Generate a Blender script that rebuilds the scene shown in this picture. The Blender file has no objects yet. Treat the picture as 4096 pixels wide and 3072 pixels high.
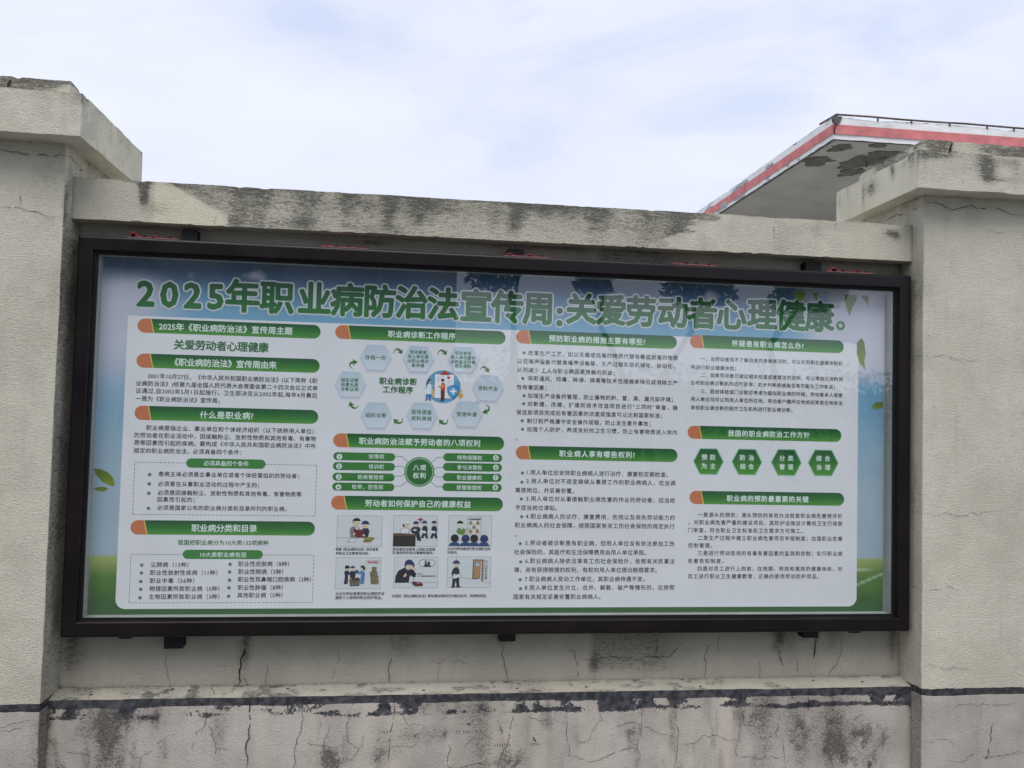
import bpy, math, random
import numpy as np
from mathutils import Vector, Matrix

SC = bpy.context.scene
COL = SC.collection
R = math.radians

# ------------------------------------------------------------------ camera
# metres; X along the wall, Y away from the camera through the wall, Z up.
# Z = 0 is the underside of the display case, the ground lies at GROUND.
GROUND = -0.80
cam_d = bpy.data.cameras.new('camera')
cam = bpy.data.objects.new('camera', cam_d)
COL.objects.link(cam)
yaw, pitch, roll = 0.12429, 0.04105, 0.02473
fwd = Vector((math.sin(yaw)*math.cos(pitch), math.cos(yaw)*math.cos(pitch), math.sin(pitch)))
r0 = Vector((math.cos(yaw), -math.sin(yaw), 0))
u0 = r0.cross(fwd)
rt = math.cos(roll)*r0 + math.sin(roll)*u0
up = -math.sin(roll)*r0 + math.cos(roll)*u0
m = Matrix((rt, up, -fwd)).transposed().to_4x4()
m.translation = Vector((1.1871, -3.2234, 0.8098))
cam.matrix_world = m
cam_d.sensor_width = 36
cam_d.lens = 36*3329.6/4096
cam_d.clip_start = 0.05
cam_d.clip_end = 2000
SC.camera = cam

# ------------------------------------------------------------------ sky and sun
SUN_EL, SUN_ROT = 61, 168
w = bpy.data.worlds.new('World'); SC.world = w; w.use_nodes = True
nt = w.node_tree; nt.nodes.clear()
def N(nt, typ, **kw):
    n = nt.nodes.new(typ)
    for k, v in kw.items():
        if k.startswith('i_'):
            n.inputs[k[2:].replace('_', ' ')].default_value = v
        else:
            setattr(n, k, v)
    return n
out = N(nt, 'ShaderNodeOutputWorld')
bg = N(nt, 'ShaderNodeBackground'); bg.inputs['Strength'].default_value = 0.073
sky = N(nt, 'ShaderNodeTexSky'); sky.sky_type = 'NISHITA'; sky.sun_disc = False
sky.sun_elevation = R(SUN_EL); sky.sun_rotation = R(SUN_ROT)
sky.air_density = 1.0; sky.dust_density = 1.5; sky.ozone_density = 1.5
tc = N(nt, 'ShaderNodeTexCoord')
mp = N(nt, 'ShaderNodeMapping'); mp.inputs['Scale'].default_value = (1.0, 1.0, 2.6); mp.inputs['Location'].default_value = (0.95, 0.4, 0.1)
mp.inputs['Rotation'].default_value = (0, R(-20), 0)
n1 = N(nt, 'ShaderNodeTexNoise'); n1.inputs['Scale'].default_value = 2.6; n1.inputs['Detail'].default_value = 8; n1.inputs['Roughness'].default_value = 0.52; n1.inputs['Distortion'].default_value = 0.5
cr = N(nt, 'ShaderNodeValToRGB'); cr.color_ramp.elements[0].position = 0.33; cr.color_ramp.elements[1].position = 0.44
cr.color_ramp.elements[0].color = (0.90, 0.90, 0.90, 1); cr.color_ramp.elements[1].color = (1, 1, 1, 1)
n2 = N(nt, 'ShaderNodeTexNoise'); n2.inputs['Scale'].default_value = 3.5; n2.inputs['Detail'].default_value = 6; n2.inputs['Roughness'].default_value = 0.5
cc = N(nt, 'ShaderNodeValToRGB')
cc.color_ramp.elements[0].position = 0.30; cc.color_ramp.elements[0].color = (7.2, 7.75, 9.3, 1)
cc.color_ramp.elements[1].position = 0.66; cc.color_ramp.elements[1].color = (8.2, 8.6, 9.9, 1)
mx = N(nt, 'ShaderNodeMix', data_type='RGBA')
L = nt.links.new
L(tc.outputs['Generated'], mp.inputs['Vector'])
L(mp.outputs[0], n1.inputs['Vector']); L(mp.outputs[0], n2.inputs['Vector'])
L(n1.outputs[0], cr.inputs[0]); L(n2.outputs[0], cc.inputs[0])
# thin places in the cloud where pale blue shows through
thin = N(nt, 'ShaderNodeMapRange'); thin.interpolation_type = 'SMOOTHSTEP'
thin.inputs['From Min'].default_value = 0.44; thin.inputs['From Max'].default_value = 0.28; thin.inputs['To Max'].default_value = 0.42
L(n1.outputs[0], thin.inputs['Value'])
mb = N(nt, 'ShaderNodeMix', data_type='RGBA'); mb.inputs[7].default_value = (5.9, 7.2, 10.4, 1)
L(thin.outputs['Result'], mb.inputs[0]); L(cc.outputs[0], mb.inputs[6])
L(cr.outputs[0], mx.inputs[0]); L(sky.outputs[0], mx.inputs[6]); L(mb.outputs[2], mx.inputs[7])
L(mx.outputs[2], bg.inputs['Color']); L(bg.outputs[0], out.inputs['Surface'])

sd = bpy.data.lights.new('sun', 'SUN'); sd.energy = 1.5; sd.angle = R(38); sd.color = (1.0, 0.96, 0.90)
sun = bpy.data.objects.new('sun', sd); COL.objects.link(sun)
# light comes from high up, from the street side of the wall, slightly from the right
sun_dir = Vector((math.sin(R(SUN_ROT))*math.cos(R(SUN_EL)), math.cos(R(SUN_ROT))*math.cos(R(SUN_EL)), math.sin(R(SUN_EL))))
sun_dir = Vector((-sun_dir.x, sun_dir.y, sun_dir.z))
sun.rotation_euler = sun_dir.to_track_quat('Z', 'Y').to_euler()

SC.view_settings.view_transform = 'Standard'
SC.view_settings.look = 'None'
SC.view_settings.exposure = 0.55
SC.view_settings.gamma = 1.0
SC.cycles.max_bounces = 8
SC.cycles.transparent_max_bounces = 12
SC.cycles.use_denoising = True

# ------------------------------------------------------------------ numpy noise
rng = np.random.RandomState(7)
_T = rng.rand(4096)
def _h(ix, iy, iz):
    return _T[(ix*73 + iy*1013 + iz*3571 + (ix*iy*7) + (iy*iz*13)) & 4095]
def vnoise(x, y, z):
    ix = np.floor(x).astype(np.int64); iy = np.floor(y).astype(np.int64); iz = np.floor(z).astype(np.int64)
    fx = x-ix; fy = y-iy; fz = z-iz
    fx = fx*fx*(3-2*fx); fy = fy*fy*(3-2*fy); fz = fz*fz*(3-2*fz)
    r = 0
    for a in (0, 1):
        for b in (0, 1):
            for c in (0, 1):
                r = r + _h(ix+a, iy+b, iz+c)*(fx if a else 1-fx)*(fy if b else 1-fy)*(fz if c else 1-fz)
    return r
def fbm(P, s, o=4, seed=0):
    sx, sy, sz = s if isinstance(s, tuple) else (s, s, s)
    r = 0; a = 0.5; t = 0
    for k in range(o):
        f = 2**k
        r = r + a*vnoise(P[:, 0]*sx*f+11.3*k+seed, P[:, 1]*sy*f+5.1*k+seed*1.7, P[:, 2]*sz*f+3.7*k+seed*.6)
        t += a; a *= .5
    return r/t
def sstep(a, b, x):
    t = np.clip((x-a)/(b-a), 0, 1)
    return t*t*(3-2*t)

def lin(c):
    return tuple((v/255/12.92 if v/255 <= .04045 else ((v/255+.055)/1.055)**2.4) for v in c[:3])

# ------------------------------------------------------------------ object helpers
def tag(o, label=None, cat=None, group=None, kind=None):
    if label: o['label'] = label
    if cat: o['category'] = cat
    if group: o['group'] = group
    if kind: o['kind'] = kind
    return o
def empty(name, loc=(0, 0, 0), parent=None):
    o = bpy.data.objects.new(name, None); COL.objects.link(o); o.location = loc
    if parent: o.parent = parent
    return o
def mesh_obj(name, verts, faces, mat, parent=None, smooth=False, attrs=None, uv=None):
    """verts in world coordinates; parents of things stand at identity rotation"""
    me = bpy.data.meshes.new(name)
    verts = np.asarray(verts, dtype=np.float64).reshape(-1, 3)
    if isinstance(faces, np.ndarray):
        nf, k = faces.shape
        me.vertices.add(len(verts)); me.vertices.foreach_set('co', verts.astype(np.float32).ravel())
        me.loops.add(nf*k); me.loops.foreach_set('vertex_index', faces.astype(np.int32).ravel())
        me.polygons.add(nf); me.polygons.foreach_set('loop_start', np.arange(0, nf*k, k, dtype=np.int32))
        me.update(calc_edges=True)
    else:
        me.from_pydata([tuple(v) for v in verts], [], faces)
    if attrs:
        for nme, arr in attrs.items():
            arr = np.asarray(arr, dtype=np.float32)
            if arr.ndim == 1:
                a = me.attributes.new(nme, 'FLOAT', 'POINT'); a.data.foreach_set('value', arr)
            else:
                a = me.attributes.new(nme, 'FLOAT_COLOR', 'POINT'); a.data.foreach_set('color', arr.ravel())
    if smooth:
        me.polygons.foreach_set('use_smooth', np.ones(len(me.polygons), dtype=bool))
    me.materials.append(mat)
    o = bpy.data.objects.new(name, me); COL.objects.link(o)
    if parent:
        o.parent = parent
        loc = Vector((0, 0, 0)); p = parent
        while p is not None:
            loc += p.location; p = p.parent
        me.transform(Matrix.Translation(-loc))
    return o
def sub(pts, r=3):
    """a jagged line: midpoint displacement"""
    P = [np.array(p, float) for p in pts]
    for k in range(r):
        Q = [P[0]]
        for a, b in zip(P, P[1:]):
            d = b-a; l = np.linalg.norm(d)
            m_ = (a+b)/2 + (rng.rand(3)-.5)*l*.28
            Q += [m_, b]
        P = Q
    return P
def box(x0, x1, y0, y1, z0, z1):
    v = [(x, y, z) for x in (x0, x1) for y in (y0, y1) for z in (z0, z1)]
    f = [(0, 1, 3, 2), (4, 6, 7, 5), (0, 4, 5, 1), (2, 3, 7, 6), (0, 2, 6, 4), (1, 5, 7, 3)]
    return v, f
def joinvf(parts):
    V, Fc = [], []
    for v, f in parts:
        b = len(V); V += list(v); Fc += [tuple(i+b for i in q) for q in f]
    return V, Fc
def bevel_box(x0, x1, y0, y1, z0, z1, r, seg=2):
    import bmesh
    bm = bmesh.new(); v, f = box(x0, x1, y0, y1, z0, z1)
    bv = [bm.verts.new(q) for q in v]
    for q in f: bm.faces.new([bv[i] for i in q])
    bmesh.ops.bevel(bm, geom=bm.edges[:], offset=r, segments=seg, profile=.5, affect='EDGES')
    bm.verts.index_update()
    V = [tuple(q.co) for q in bm.verts]; Fc = [tuple(q.index for q in f.verts) for f in bm.faces]
    bm.free(); return V, Fc
def tube(pts, rad, n=8, cap=True):
    pts = [Vector(p) for p in pts]; V, Fc = [], []
    rad = rad if isinstance(rad, (list, tuple)) else [rad]*len(pts)
    ref = Vector((.31, .17, .93)).normalized()
    for i, p in enumerate(pts):
        d = (pts[min(i+1, len(pts)-1)]-pts[max(i-1, 0)]).normalized()
        a = d.cross(ref); a = a.normalized() if a.length > 1e-3 else d.orthogonal().normalized(); b = d.cross(a)
        for k in range(n):
            t = 2*math.pi*k/n
            V.append(tuple(p+rad[i]*(math.cos(t)*a+math.sin(t)*b)))
    for i in range(len(pts)-1):
        for k in range(n):
            Fc.append((i*n+k, i*n+(k+1) % n, (i+1)*n+(k+1) % n, (i+1)*n+k))
    if cap:
        Fc.append(tuple(range(n))[::-1]); Fc.append(tuple((len(pts)-1)*n+k for k in range(n)))
    return V, Fc

# ------------------------------------------------------------------ materials
def newmat(name):
    m_ = bpy.data.materials.new(name); m_.use_nodes = True
    nt_ = m_.node_tree; b = nt_.nodes['Principled BSDF']
    return m_, nt_, b
def rgba(c): return tuple(c)+(1,)
def plain(name, c, rough=.6, spec=.4, metal=0, var=0.0, scale=30, bump=0.0, coat=0):
    m_, t, b = newmat(name)
    b.inputs['Base Color'].default_value = rgba(c); b.inputs['Roughness'].default_value = rough
    b.inputs['Specular IOR Level'].default_value = spec; b.inputs['Metallic'].default_value = metal
    if var or bump:
        co = N(t, 'ShaderNodeTexCoord'); n = N(t, 'ShaderNodeTexNoise'); n.inputs['Scale'].default_value = scale; n.inputs['Detail'].default_value = 5
        t.links.new(co.outputs['Object'], n.inputs['Vector'])
        r = N(t, 'ShaderNodeValToRGB'); r.color_ramp.elements[0].position = .3; r.color_ramp.elements[1].position = .7
        r.color_ramp.elements[0].color = rgba([v*(1-var) for v in c]); r.color_ramp.elements[1].color = rgba([min(1, v*(1+var)) for v in c])
        t.links.new(n.outputs[0], r.inputs[0]); t.links.new(r.outputs[0], b.inputs['Base Color'])
        if bump:
            bp = N(t, 'ShaderNodeBump'); bp.inputs['Strength'].default_value = bump; bp.inputs['Distance'].default_value = .002
            t.links.new(n.outputs[0], bp.inputs['Height']); t.links.new(bp.outputs[0], b.inputs['Normal'])
    return m_

def stucco(name, c_lo, c_hi, c_dirt=(.060, .060, .056), c_black=(.038, .038, .043), relief=1.0, fine=(1, 1, 1.9), speck=.5, brush_s=70, brush_st=(.45, .45, 2.4)):
    """painted render: attributes dirt (0..1 grime, on pillar reveals also painted shade), black (0..1 dark paint), patch (0..1 fresh cream paint)"""
    m_, t, b = newmat(name); Lk = t.links.new
    b.inputs['Roughness'].default_value = .88; b.inputs['Specular IOR Level'].default_value = .18
    co = N(t, 'ShaderNodeTexCoord')
    def noise(scale, detail=4, rough=.55, st=(1, 1, 1), dist=0.0):
        mpp = N(t, 'ShaderNodeMapping'); mpp.inputs['Scale'].default_value = st
        n = N(t, 'ShaderNodeTexNoise'); n.inputs['Scale'].default_value = scale; n.inputs['Detail'].default_value = detail
        n.inputs['Roughness'].default_value = rough; n.inputs['Distortion'].default_value = dist
        Lk(co.outputs['Object'], mpp.inputs['Vector']); Lk(mpp.outputs[0], n.inputs['Vector']); return n.outputs[0]
    def math_(op, a, b_, c=None, clamp=False):
        n = N(t, 'ShaderNodeMath', operation=op); n.use_clamp = clamp
        for i, v in enumerate((a, b_, c)):
            if v is None: continue
            if isinstance(v, (int, float)): n.inputs[i].default_value = v
            else: Lk(v, n.inputs[i])
        return n.outputs[0]
    def ramp(x, a, b_):
        n = N(t, 'ShaderNodeMapRange'); n.interpolation_type = 'SMOOTHSTEP'
        n.inputs['From Min'].default_value = a; n.inputs['From Max'].default_value = b_
        Lk(x, n.inputs['Value']); return n.outputs['Result']
    def mix(f, a, b_):
        n = N(t, 'ShaderNodeMix', data_type='RGBA')
        if isinstance(f, float): n.inputs[0].default_value = f
        else: Lk(f, n.inputs[0])
        for i, v in ((6, a), (7, b_)):
            if isinstance(v, tuple): n.inputs[i].default_value = rgba(v)
            else: Lk(v, n.inputs[i])
        return n.outputs[2]
    big = noise(2.2, 5, .6); mid = noise(14, 6, .6, (1, 1, .45)); fin = noise(105, 3, .62, fine, 1.2); grit = noise(330, 2, .5, (1, 1, 1.4))
    streak = noise(9, 4, .6, (3.0, 3.0, .22))
    base = mix(ramp(big, .34, .66), c_lo, c_hi)
    base = mix(math_('MULTIPLY', ramp(mid, .50, .78), .30), base, tuple(v*.72 for v in c_lo))
    base = mix(math_('MULTIPLY', ramp(streak, .56, .80), .22), base, tuple(v*.62 for v in c_lo))
    # darker tone in the hollows of the render
    hollow = ramp(fin, .56, .34)
    base = mix(math_('MULTIPLY', hollow, .20), base, tuple(v*.55 for v in c_lo))
    da = N(t, 'ShaderNodeAttribute', attribute_name='dirt_shade').outputs['Fac']
    ba = N(t, 'ShaderNodeAttribute', attribute_name='black').outputs['Fac']
    pa = N(t, 'ShaderNodeAttribute', attribute_name='patch').outputs['Fac']
    base = mix(pa, base, (c_hi[0]*1.06, c_hi[1]*1.05, c_hi[2]*.98))
    hf = math_('ADD', math_('MULTIPLY', fin, .65), math_('MULTIPLY', grit, .35))
    brush = noise(brush_s, 6, .68, brush_st, .6)
    hf = math_('ADD', math_('MULTIPLY', fin, .45), math_('MULTIPLY', brush, .55))
    dm = ramp(math_('ADD', math_('MULTIPLY', da, .80), math_('MULTIPLY', math_('SUBTRACT', .5, hf), 3.2)), .30, 1.05)
    dm = math_('MULTIPLY', dm, math_('MULTIPLY', ramp(da, .05, .45), .80))
    soft = math_('MULTIPLY', da, .46)
    base = mix(soft, base, tuple(v*.30 for v in c_lo))
    base = mix(dm, base, c_dirt)
    # tiny specks
    vor = N(t, 'ShaderNodeTexVoronoi'); vor.inputs['Scale'].default_value = 26; Lk(co.outputs['Object'], vor.inputs['Vector'])
    sp = math_('MULTIPLY', ramp(vor.outputs['Distance'], .085, .04), ramp(noise(3, 2), .48, .60))
    base = mix(math_('MULTIPLY', sp, speck), base, (.06, .06, .055))
    bm_ = ramp(math_('ADD', ba, math_('ADD', math_('MULTIPLY', math_('SUBTRACT', mid, .5), .9), math_('MULTIPLY', math_('SUBTRACT', brush, .5), 1.6))), .42, .52)
    bm_ = math_('MULTIPLY', bm_, ramp(math_('ADD', math_('MULTIPLY', ba, .6), grit), .55, .72))
    bcol = mix(ramp(noise(40, 4), .35, .7), c_black, tuple(v*2.6 for v in c_black))
    base = mix(bm_, base, bcol)
    Lk(base, b.inputs['Base Color'])
    h = math_('ADD', math_('MULTIPLY', fin, 1.0), math_('ADD', math_('MULTIPLY', grit, .35), math_('MULTIPLY', bm_, -.4)))
    bp = N(t, 'ShaderNodeBump'); bp.inputs['Strength'].default_value = 0.85*relief; bp.inputs['Distance'].default_value = .008
    Lk(h, bp.inputs['Height']); Lk(bp.outputs[0], b.inputs['Normal'])
    return m_

M = {}
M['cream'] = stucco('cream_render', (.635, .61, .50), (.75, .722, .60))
M['recess_shaded'] = stucco('shaded_recess_render', (.385, .365, .305), (.46, .435, .37), relief=.6)  # cream render darkened: some grime plus painted shade under coping and case
M['plinth'] = stucco('plinth_render', (.455, .415, .37), (.575, .53, .48), relief=.5, fine=(1, 1, 1.2), speck=.8, brush_s=120, brush_st=(1, 1, 1.15))
M['postlow'] = M['plinth']
M['crack'] = plain('crack_dark', (.036, .033, .029), .95, .05)
M['frame'] = plain('dark_brown_coated_metal', (.0080, .0052, .0062), .34, .27, 0, .30, 7)
_t = M['frame'].node_tree; _n = [q for q in _t.nodes if q.type == 'TEX_NOISE'][0]; _m = N(_t, 'ShaderNodeMapRange'); _m.inputs['To Min'].default_value = .24; _m.inputs['To Max'].default_value = .50
_t.links.new(_n.outputs[0], _m.inputs['Value']); _t.links.new(_m.outputs['Result'], _t.nodes['Principled BSDF'].inputs['Roughness'])
M['gasket'] = plain('black_rubber', (.006, .006, .007), .55, .3)
M['case'] = plain('grey_case_back', (.33, .35, .34), .6, .3, 0, .12, 9)
M['bracket'] = plain('black_bracket', (.010, .010, .011), .6, .3)
M['red'] = plain('faded_red_paper', (.165, .030, .034), .85, .1, 0, .5, 90)
M['redwhite'] = plain('torn_paper_edge', (.36, .22, .20), .8, .2)
M['wood'] = plain('weathered_strip', (.10, .055, .04), .8, .2, 0, .4, 50)
M['ground'] = plain('pavement', (.15, .15, .145), .9, .2, 0, .2, 1.3)
M['forecourt'] = plain('pale_concrete', (.46, .45, .43), .9, .2, 0, .1, .8)
M['bark'] = plain('bark', (.09, .075, .06), .9, .1, 0, .3, 12, .4)
M['leaf'] = plain('foliage', (.085, .12, .06), .6, .3, 0, .3, 3)
M['white_paint'] = plain('weathered_white_paint', (.74, .745, .76), .7, .3, 0, .07, 3)
M['red_paint'] = plain('faded_red_paint', (.56, .19, .19), .7, .3, 0, .2, 4)
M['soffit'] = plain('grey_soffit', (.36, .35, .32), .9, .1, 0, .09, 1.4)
M['peel'] = plain('bare_cement', (.125, .125, .115), .95, .05, 0, .3, 9)
M['chip'] = plain('chipped_cement', (.36, .37, .37), .9, .1, 0, .25, 14)
M['pipe'] = plain('rusty_pipe', (.13, .10, .08), .7, .3, .3, .5, 8)
M['block'] = plain('grey_block_render', (.34, .345, .34), .9, .1, 0, .08, .6)
M['dark_pane'] = plain('dark_pane', (.22, .235, .24), .6, .3)
M['far_wall'] = plain('pale_far_wall', (.45, .45, .43), .9, .1, 0, .06, 1)

# printed surfaces: one material, the inks are vertex colours
m_, t, b = newmat('printed_ink')
at = N(t, 'ShaderNodeAttribute', attribute_name='ink')
b.inputs['Roughness'].default_value = .55; b.inputs['Specular IOR Level'].default_value = .3
co = N(t, 'ShaderNodeTexCoord'); n = N(t, 'ShaderNodeTexNoise'); n.inputs['Scale'].default_value = 5; n.inputs['Detail'].default_value = 6
mr = N(t, 'ShaderNodeMapRange'); mr.inputs['From Min'].default_value = .3; mr.inputs['From Max'].default_value = .7; mr.inputs['To Min'].default_value = .955; mr.inputs['To Max'].default_value = 1.03
mu = N(t, 'ShaderNodeVectorMath', operation='SCALE')
t.links.new(co.outputs['Object'], n.inputs['Vector']); t.links.new(n.outputs[0], mr.inputs['Value'])
t.links.new(at.outputs['Color'], mu.inputs[0]); t.links.new(mr.outputs['Result'], mu.inputs['Scale'])
t.links.new(mu.outputs[0], b.inputs['Base Color'])
M['ink'] = m_

# glass: both faces of a pane reflect about 4 % each at right angles
def glassmat(name, k):
    m_ = bpy.data.materials.new(name); m_.use_nodes = True; t = m_.node_tree; t.nodes.clear()
    o = N(t, 'ShaderNodeOutputMaterial'); tr = N(t, 'ShaderNodeBsdfTransparent'); gl = N(t, 'ShaderNodeBsdfGlossy'); mxs = N(t, 'ShaderNodeMixShader')
    tr.inputs['Color'].default_value = (.955, .975, .97, 1); gl.inputs['Roughness'].default_value = 0.0; gl.inputs['Color'].default_value = (1, 1, 1, 1)
    ge = N(t, 'ShaderNodeNewGeometry'); dp = N(t, 'ShaderNodeVectorMath', operation='DOT_PRODUCT')
    t.links.new(ge.outputs['Incoming'], dp.inputs[0]); t.links.new(ge.outputs['Normal'], dp.inputs[1])
    prev = dp.outputs['Value']
    # Schlick: F = f0 + (1 - f0) (1 - |cos|)^5, the same from both sides
    for op, v in (('ABSOLUTE', None), ('SUBTRACT', 1), ('POWER', 5), ('MULTIPLY', 1-k), ('ADD', k)):
        n_ = N(t, 'ShaderNodeMath', operation=op)
        if op == 'SUBTRACT': n_.inputs[0].default_value = 1; t.links.new(prev, n_.inputs[1])
        else:
            t.links.new(prev, n_.inputs[0])
            if v is not None: n_.inputs[1].default_value = v
        prev = n_.outputs[0]
    t.links.new(prev, mxs.inputs[0])
    t.links.new(tr.outputs[0], mxs.inputs[1]); t.links.new(gl.outputs[0], mxs.inputs[2]); t.links.new(mxs.outputs[0], o.inputs[0])
    return m_
M['glass'] = glassmat('window_glass', .086)
m_ = bpy.data.materials.new('clear_back_face'); m_.use_nodes = True; t = m_.node_tree; t.nodes.clear()
o_ = N(t, 'ShaderNodeOutputMaterial'); tr = N(t, 'ShaderNodeBsdfTransparent'); t.links.new(tr.outputs[0], o_.inputs[0]); M['clear'] = m_

# honeycomb dot border printed on the glass edge
m_, t, b = newmat('honeycomb_print')
co = N(t, 'ShaderNodeTexCoord'); vo = N(t, 'ShaderNodeTexVoronoi'); vo.feature = 'F1'; vo.inputs['Scale'].default_value = 185; vo.inputs['Randomness'].default_value = .15
rp = N(t, 'ShaderNodeMapRange'); rp.inputs['From Min'].default_value = .38; rp.inputs['From Max'].default_value = .30; rp.inputs['To Min'].default_value = 0; rp.inputs['To Max'].default_value = 1
t.links.new(co.outputs['Object'], vo.inputs['Vector']); t.links.new(vo.outputs['Distance'], rp.inputs['Value'])
al = N(t, 'ShaderNodeMath', operation='MULTIPLY'); al.inputs[1].default_value = .62
fd = N(t, 'ShaderNodeAttribute', attribute_name='fade'); t.links.new(fd.outputs['Fac'], al.inputs[1])
t.links.new(rp.outputs['Result'], al.inputs[0])
b.inputs['Base Color'].default_value = (.50, .53, .52, 1); b.inputs['Roughness'].default_value = .6
tr = N(t, 'ShaderNodeBsdfTransparent'); mxs = N(t, 'ShaderNodeMixShader'); om = t.nodes['Material Output']
t.links.new(al.outputs[0], mxs.inputs[0]); t.links.new(tr.outputs[0], mxs.inputs[1]); t.links.new(b.outputs[0], mxs.inputs[2]); t.links.new(mxs.outputs[0], om.inputs['Surface'])
M['frit'] = m_

# ------------------------------------------------------------------ rendered wall surfaces as fine grids
def sheet(P0, U, V, step):
    """grid of points from P0 along U and V (end points included)"""
    P0, U, V = (np.array(q, float) for q in (P0, U, V))
    nu = max(1, int(round(np.linalg.norm(U)/step))); nv = max(1, int(round(np.linalg.norm(V)/step)))
    a, b_ = np.meshgrid(np.linspace(0, 1, nu+1), np.linspace(0, 1, nv+1), indexing='ij')
    P = P0+a.reshape(-1, 1)*U+b_.reshape(-1, 1)*V
    i, j = np.meshgrid(np.arange(nu), np.arange(nv), indexing='ij')
    q = (i*(nv+1)+j).ravel()
    Fc = np.stack([q, q+nv+1, q+nv+2, q+1], 1)
    return P, Fc
def wobble(P, amp):
    """uneven hand-floated surface: shared by all sheets, so that their edges stay closed"""
    d = np.stack([fbm(P, 9, 3, 3)-.5, fbm(P, 7, 3, 8)-.5, fbm(P, 11, 4, 15)-.5], 1)
    d2 = np.stack([fbm(P, 26, 2, 4)-.5, fbm(P, 24, 2, 9)-.5, fbm(P, 26, 2, 16)-.5], 1)
    return P+d*amp*2+d2*amp*.5
def surface(name, sheets, mat, parent, amp=.003, dirt_shade=None, black=None, patch=None, chip=None):
    Vs, Fs, off = [], [], 0
    for s in sheets:
        P, Fc = sheet(*s); Vs.append(P); Fs.append(Fc+off); off += len(P)
    P = np.concatenate(Vs); Fc = np.concatenate(Fs)
    at_ = {'dirt_shade': dirt_shade(P) if dirt_shade else np.zeros(len(P)), 'black': black(P) if black else np.zeros(len(P)), 'patch': patch(P) if patch else np.zeros(len(P))}
    Q = wobble(P, amp)
    if chip is not None: Q = chip(P, Q)
    return mesh_obj(name, Q, Fc, mat, parent, True, at_)
def block_sheets(x0, x1, y0, y1, z0, z1, st, sides='FLRTBK'):
    X, Y, Zz = x1-x0, y1-y0, z1-z0; s = []
    if 'F' in sides: s.append(((x0, y0, z0), (X, 0, 0), (0, 0, Zz), st))
    if 'K' in sides: s.append(((x1, y1, z0), (-X, 0, 0), (0, 0, Zz), st*4))
    if 'R' in sides: s.append(((x1, y0, z0), (0, Y, 0), (0, 0, Zz), st))
    if 'L' in sides: s.append(((x0, y1, z0), (0, -Y, 0), (0, 0, Zz), st))
    if 'T' in sides: s.append(((x0, y0, z1), (X, 0, 0), (0, Y, 0), st*1.5))
    if 'B' in sides: s.append(((x0, y1, z0), (X, 0, 0), (0, -Y, 0), st*1.5))
    return s
def blob(P, x, z, sx, sz, a=1.0, y=None):
    return a*np.exp(-((P[:, 0]-x)/sx)**2-((P[:, 2]-z)/sz)**2)
def streakb(P, x, ztop, zbot, w_, a=1.0):
    """a run-off streak hanging from ztop, fading downwards"""
    k = np.clip((P[:, 2]-zbot)/(ztop-zbot), 0, 1)
    wob = (fbm(P, (1, 1, 14), 2, 31)-.5)*w_*1.2
    return a*np.exp(-((P[:, 0]-x-wob)/(w_*(.6+.5*k)))**2)*sstep(0, .5, k)*(P[:, 2] <= ztop+.01)

XL, XR, YP, YB, YS = -0.0328, 3.2158, -0.1486, -0.0749, -0.0811
BT, BB = 1.6396, 1.4901
ZS, ZSF = -0.2022, -0.2206

# ---------------- boundary wall
wall = tag(empty('boundary_wall', (1.6, 0.1, GROUND)), 'cream rendered street wall with dark band and stained coping, behind the display case', 'wall')
def recess_dirt(P):
    x, z = P[:, 0], P[:, 2]
    d = .16*sstep(.5, .75, fbm(P, (6, 6, 2.5), 4, 2))
    d += streakb(P, .03, 0.02, -.22, .05, .55)+streakb(P, .0, .1, -.24, .03, .6)
    d += streakb(P, .616, .05, -.2, .022, .9)+streakb(P, 1.19, .05, -.16, .05, .5)+streakb(P, 1.57, .0, -.09, .02, .5)
    d += sstep(1.905, 1.945, x+(fbm(P, (9, 9, 9), 3, 77)-.5)*.04)*sstep(2.38, 2.16, x)*sstep(-.195, -.14, z+(fbm(P, (9, 9, 9), 3, 78)-.5)*.04)*.66
    d += blob(P, 1.94, -.15, .025, .05, .5)+streakb(P, 2.70, .05, -.15, .035, 1.1)+streakb(P, 2.75, .05, -.19, .03, .5)
    d += streakb(P, 2.93, .05, -.16, .05, .55)+streakb(P, 2.86, .05, -.12, .012, .9)+streakb(P, 3.19, .05, -.2, .02, .7)
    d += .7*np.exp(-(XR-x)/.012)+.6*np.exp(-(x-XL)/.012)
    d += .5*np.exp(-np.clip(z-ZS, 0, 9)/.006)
    # under the coping: patchy darker band along the joint
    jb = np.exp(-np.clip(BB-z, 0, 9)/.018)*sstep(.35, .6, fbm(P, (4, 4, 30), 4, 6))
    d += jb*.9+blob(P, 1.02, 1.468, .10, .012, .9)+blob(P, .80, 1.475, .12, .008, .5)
    return np.clip(d, 0, 1.1)
surface('recessed_panel', [((XL, 0, GROUND), (XR-XL, 0, 0), (0, 0, BB-GROUND+.01), .008)], M['recess_shaded'], wall, .0022, recess_dirt)
mesh_obj('wall_core', *box(XL, XR, .012, .24, GROUND, BB+.005), M['recess_shaded'], wall)

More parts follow.
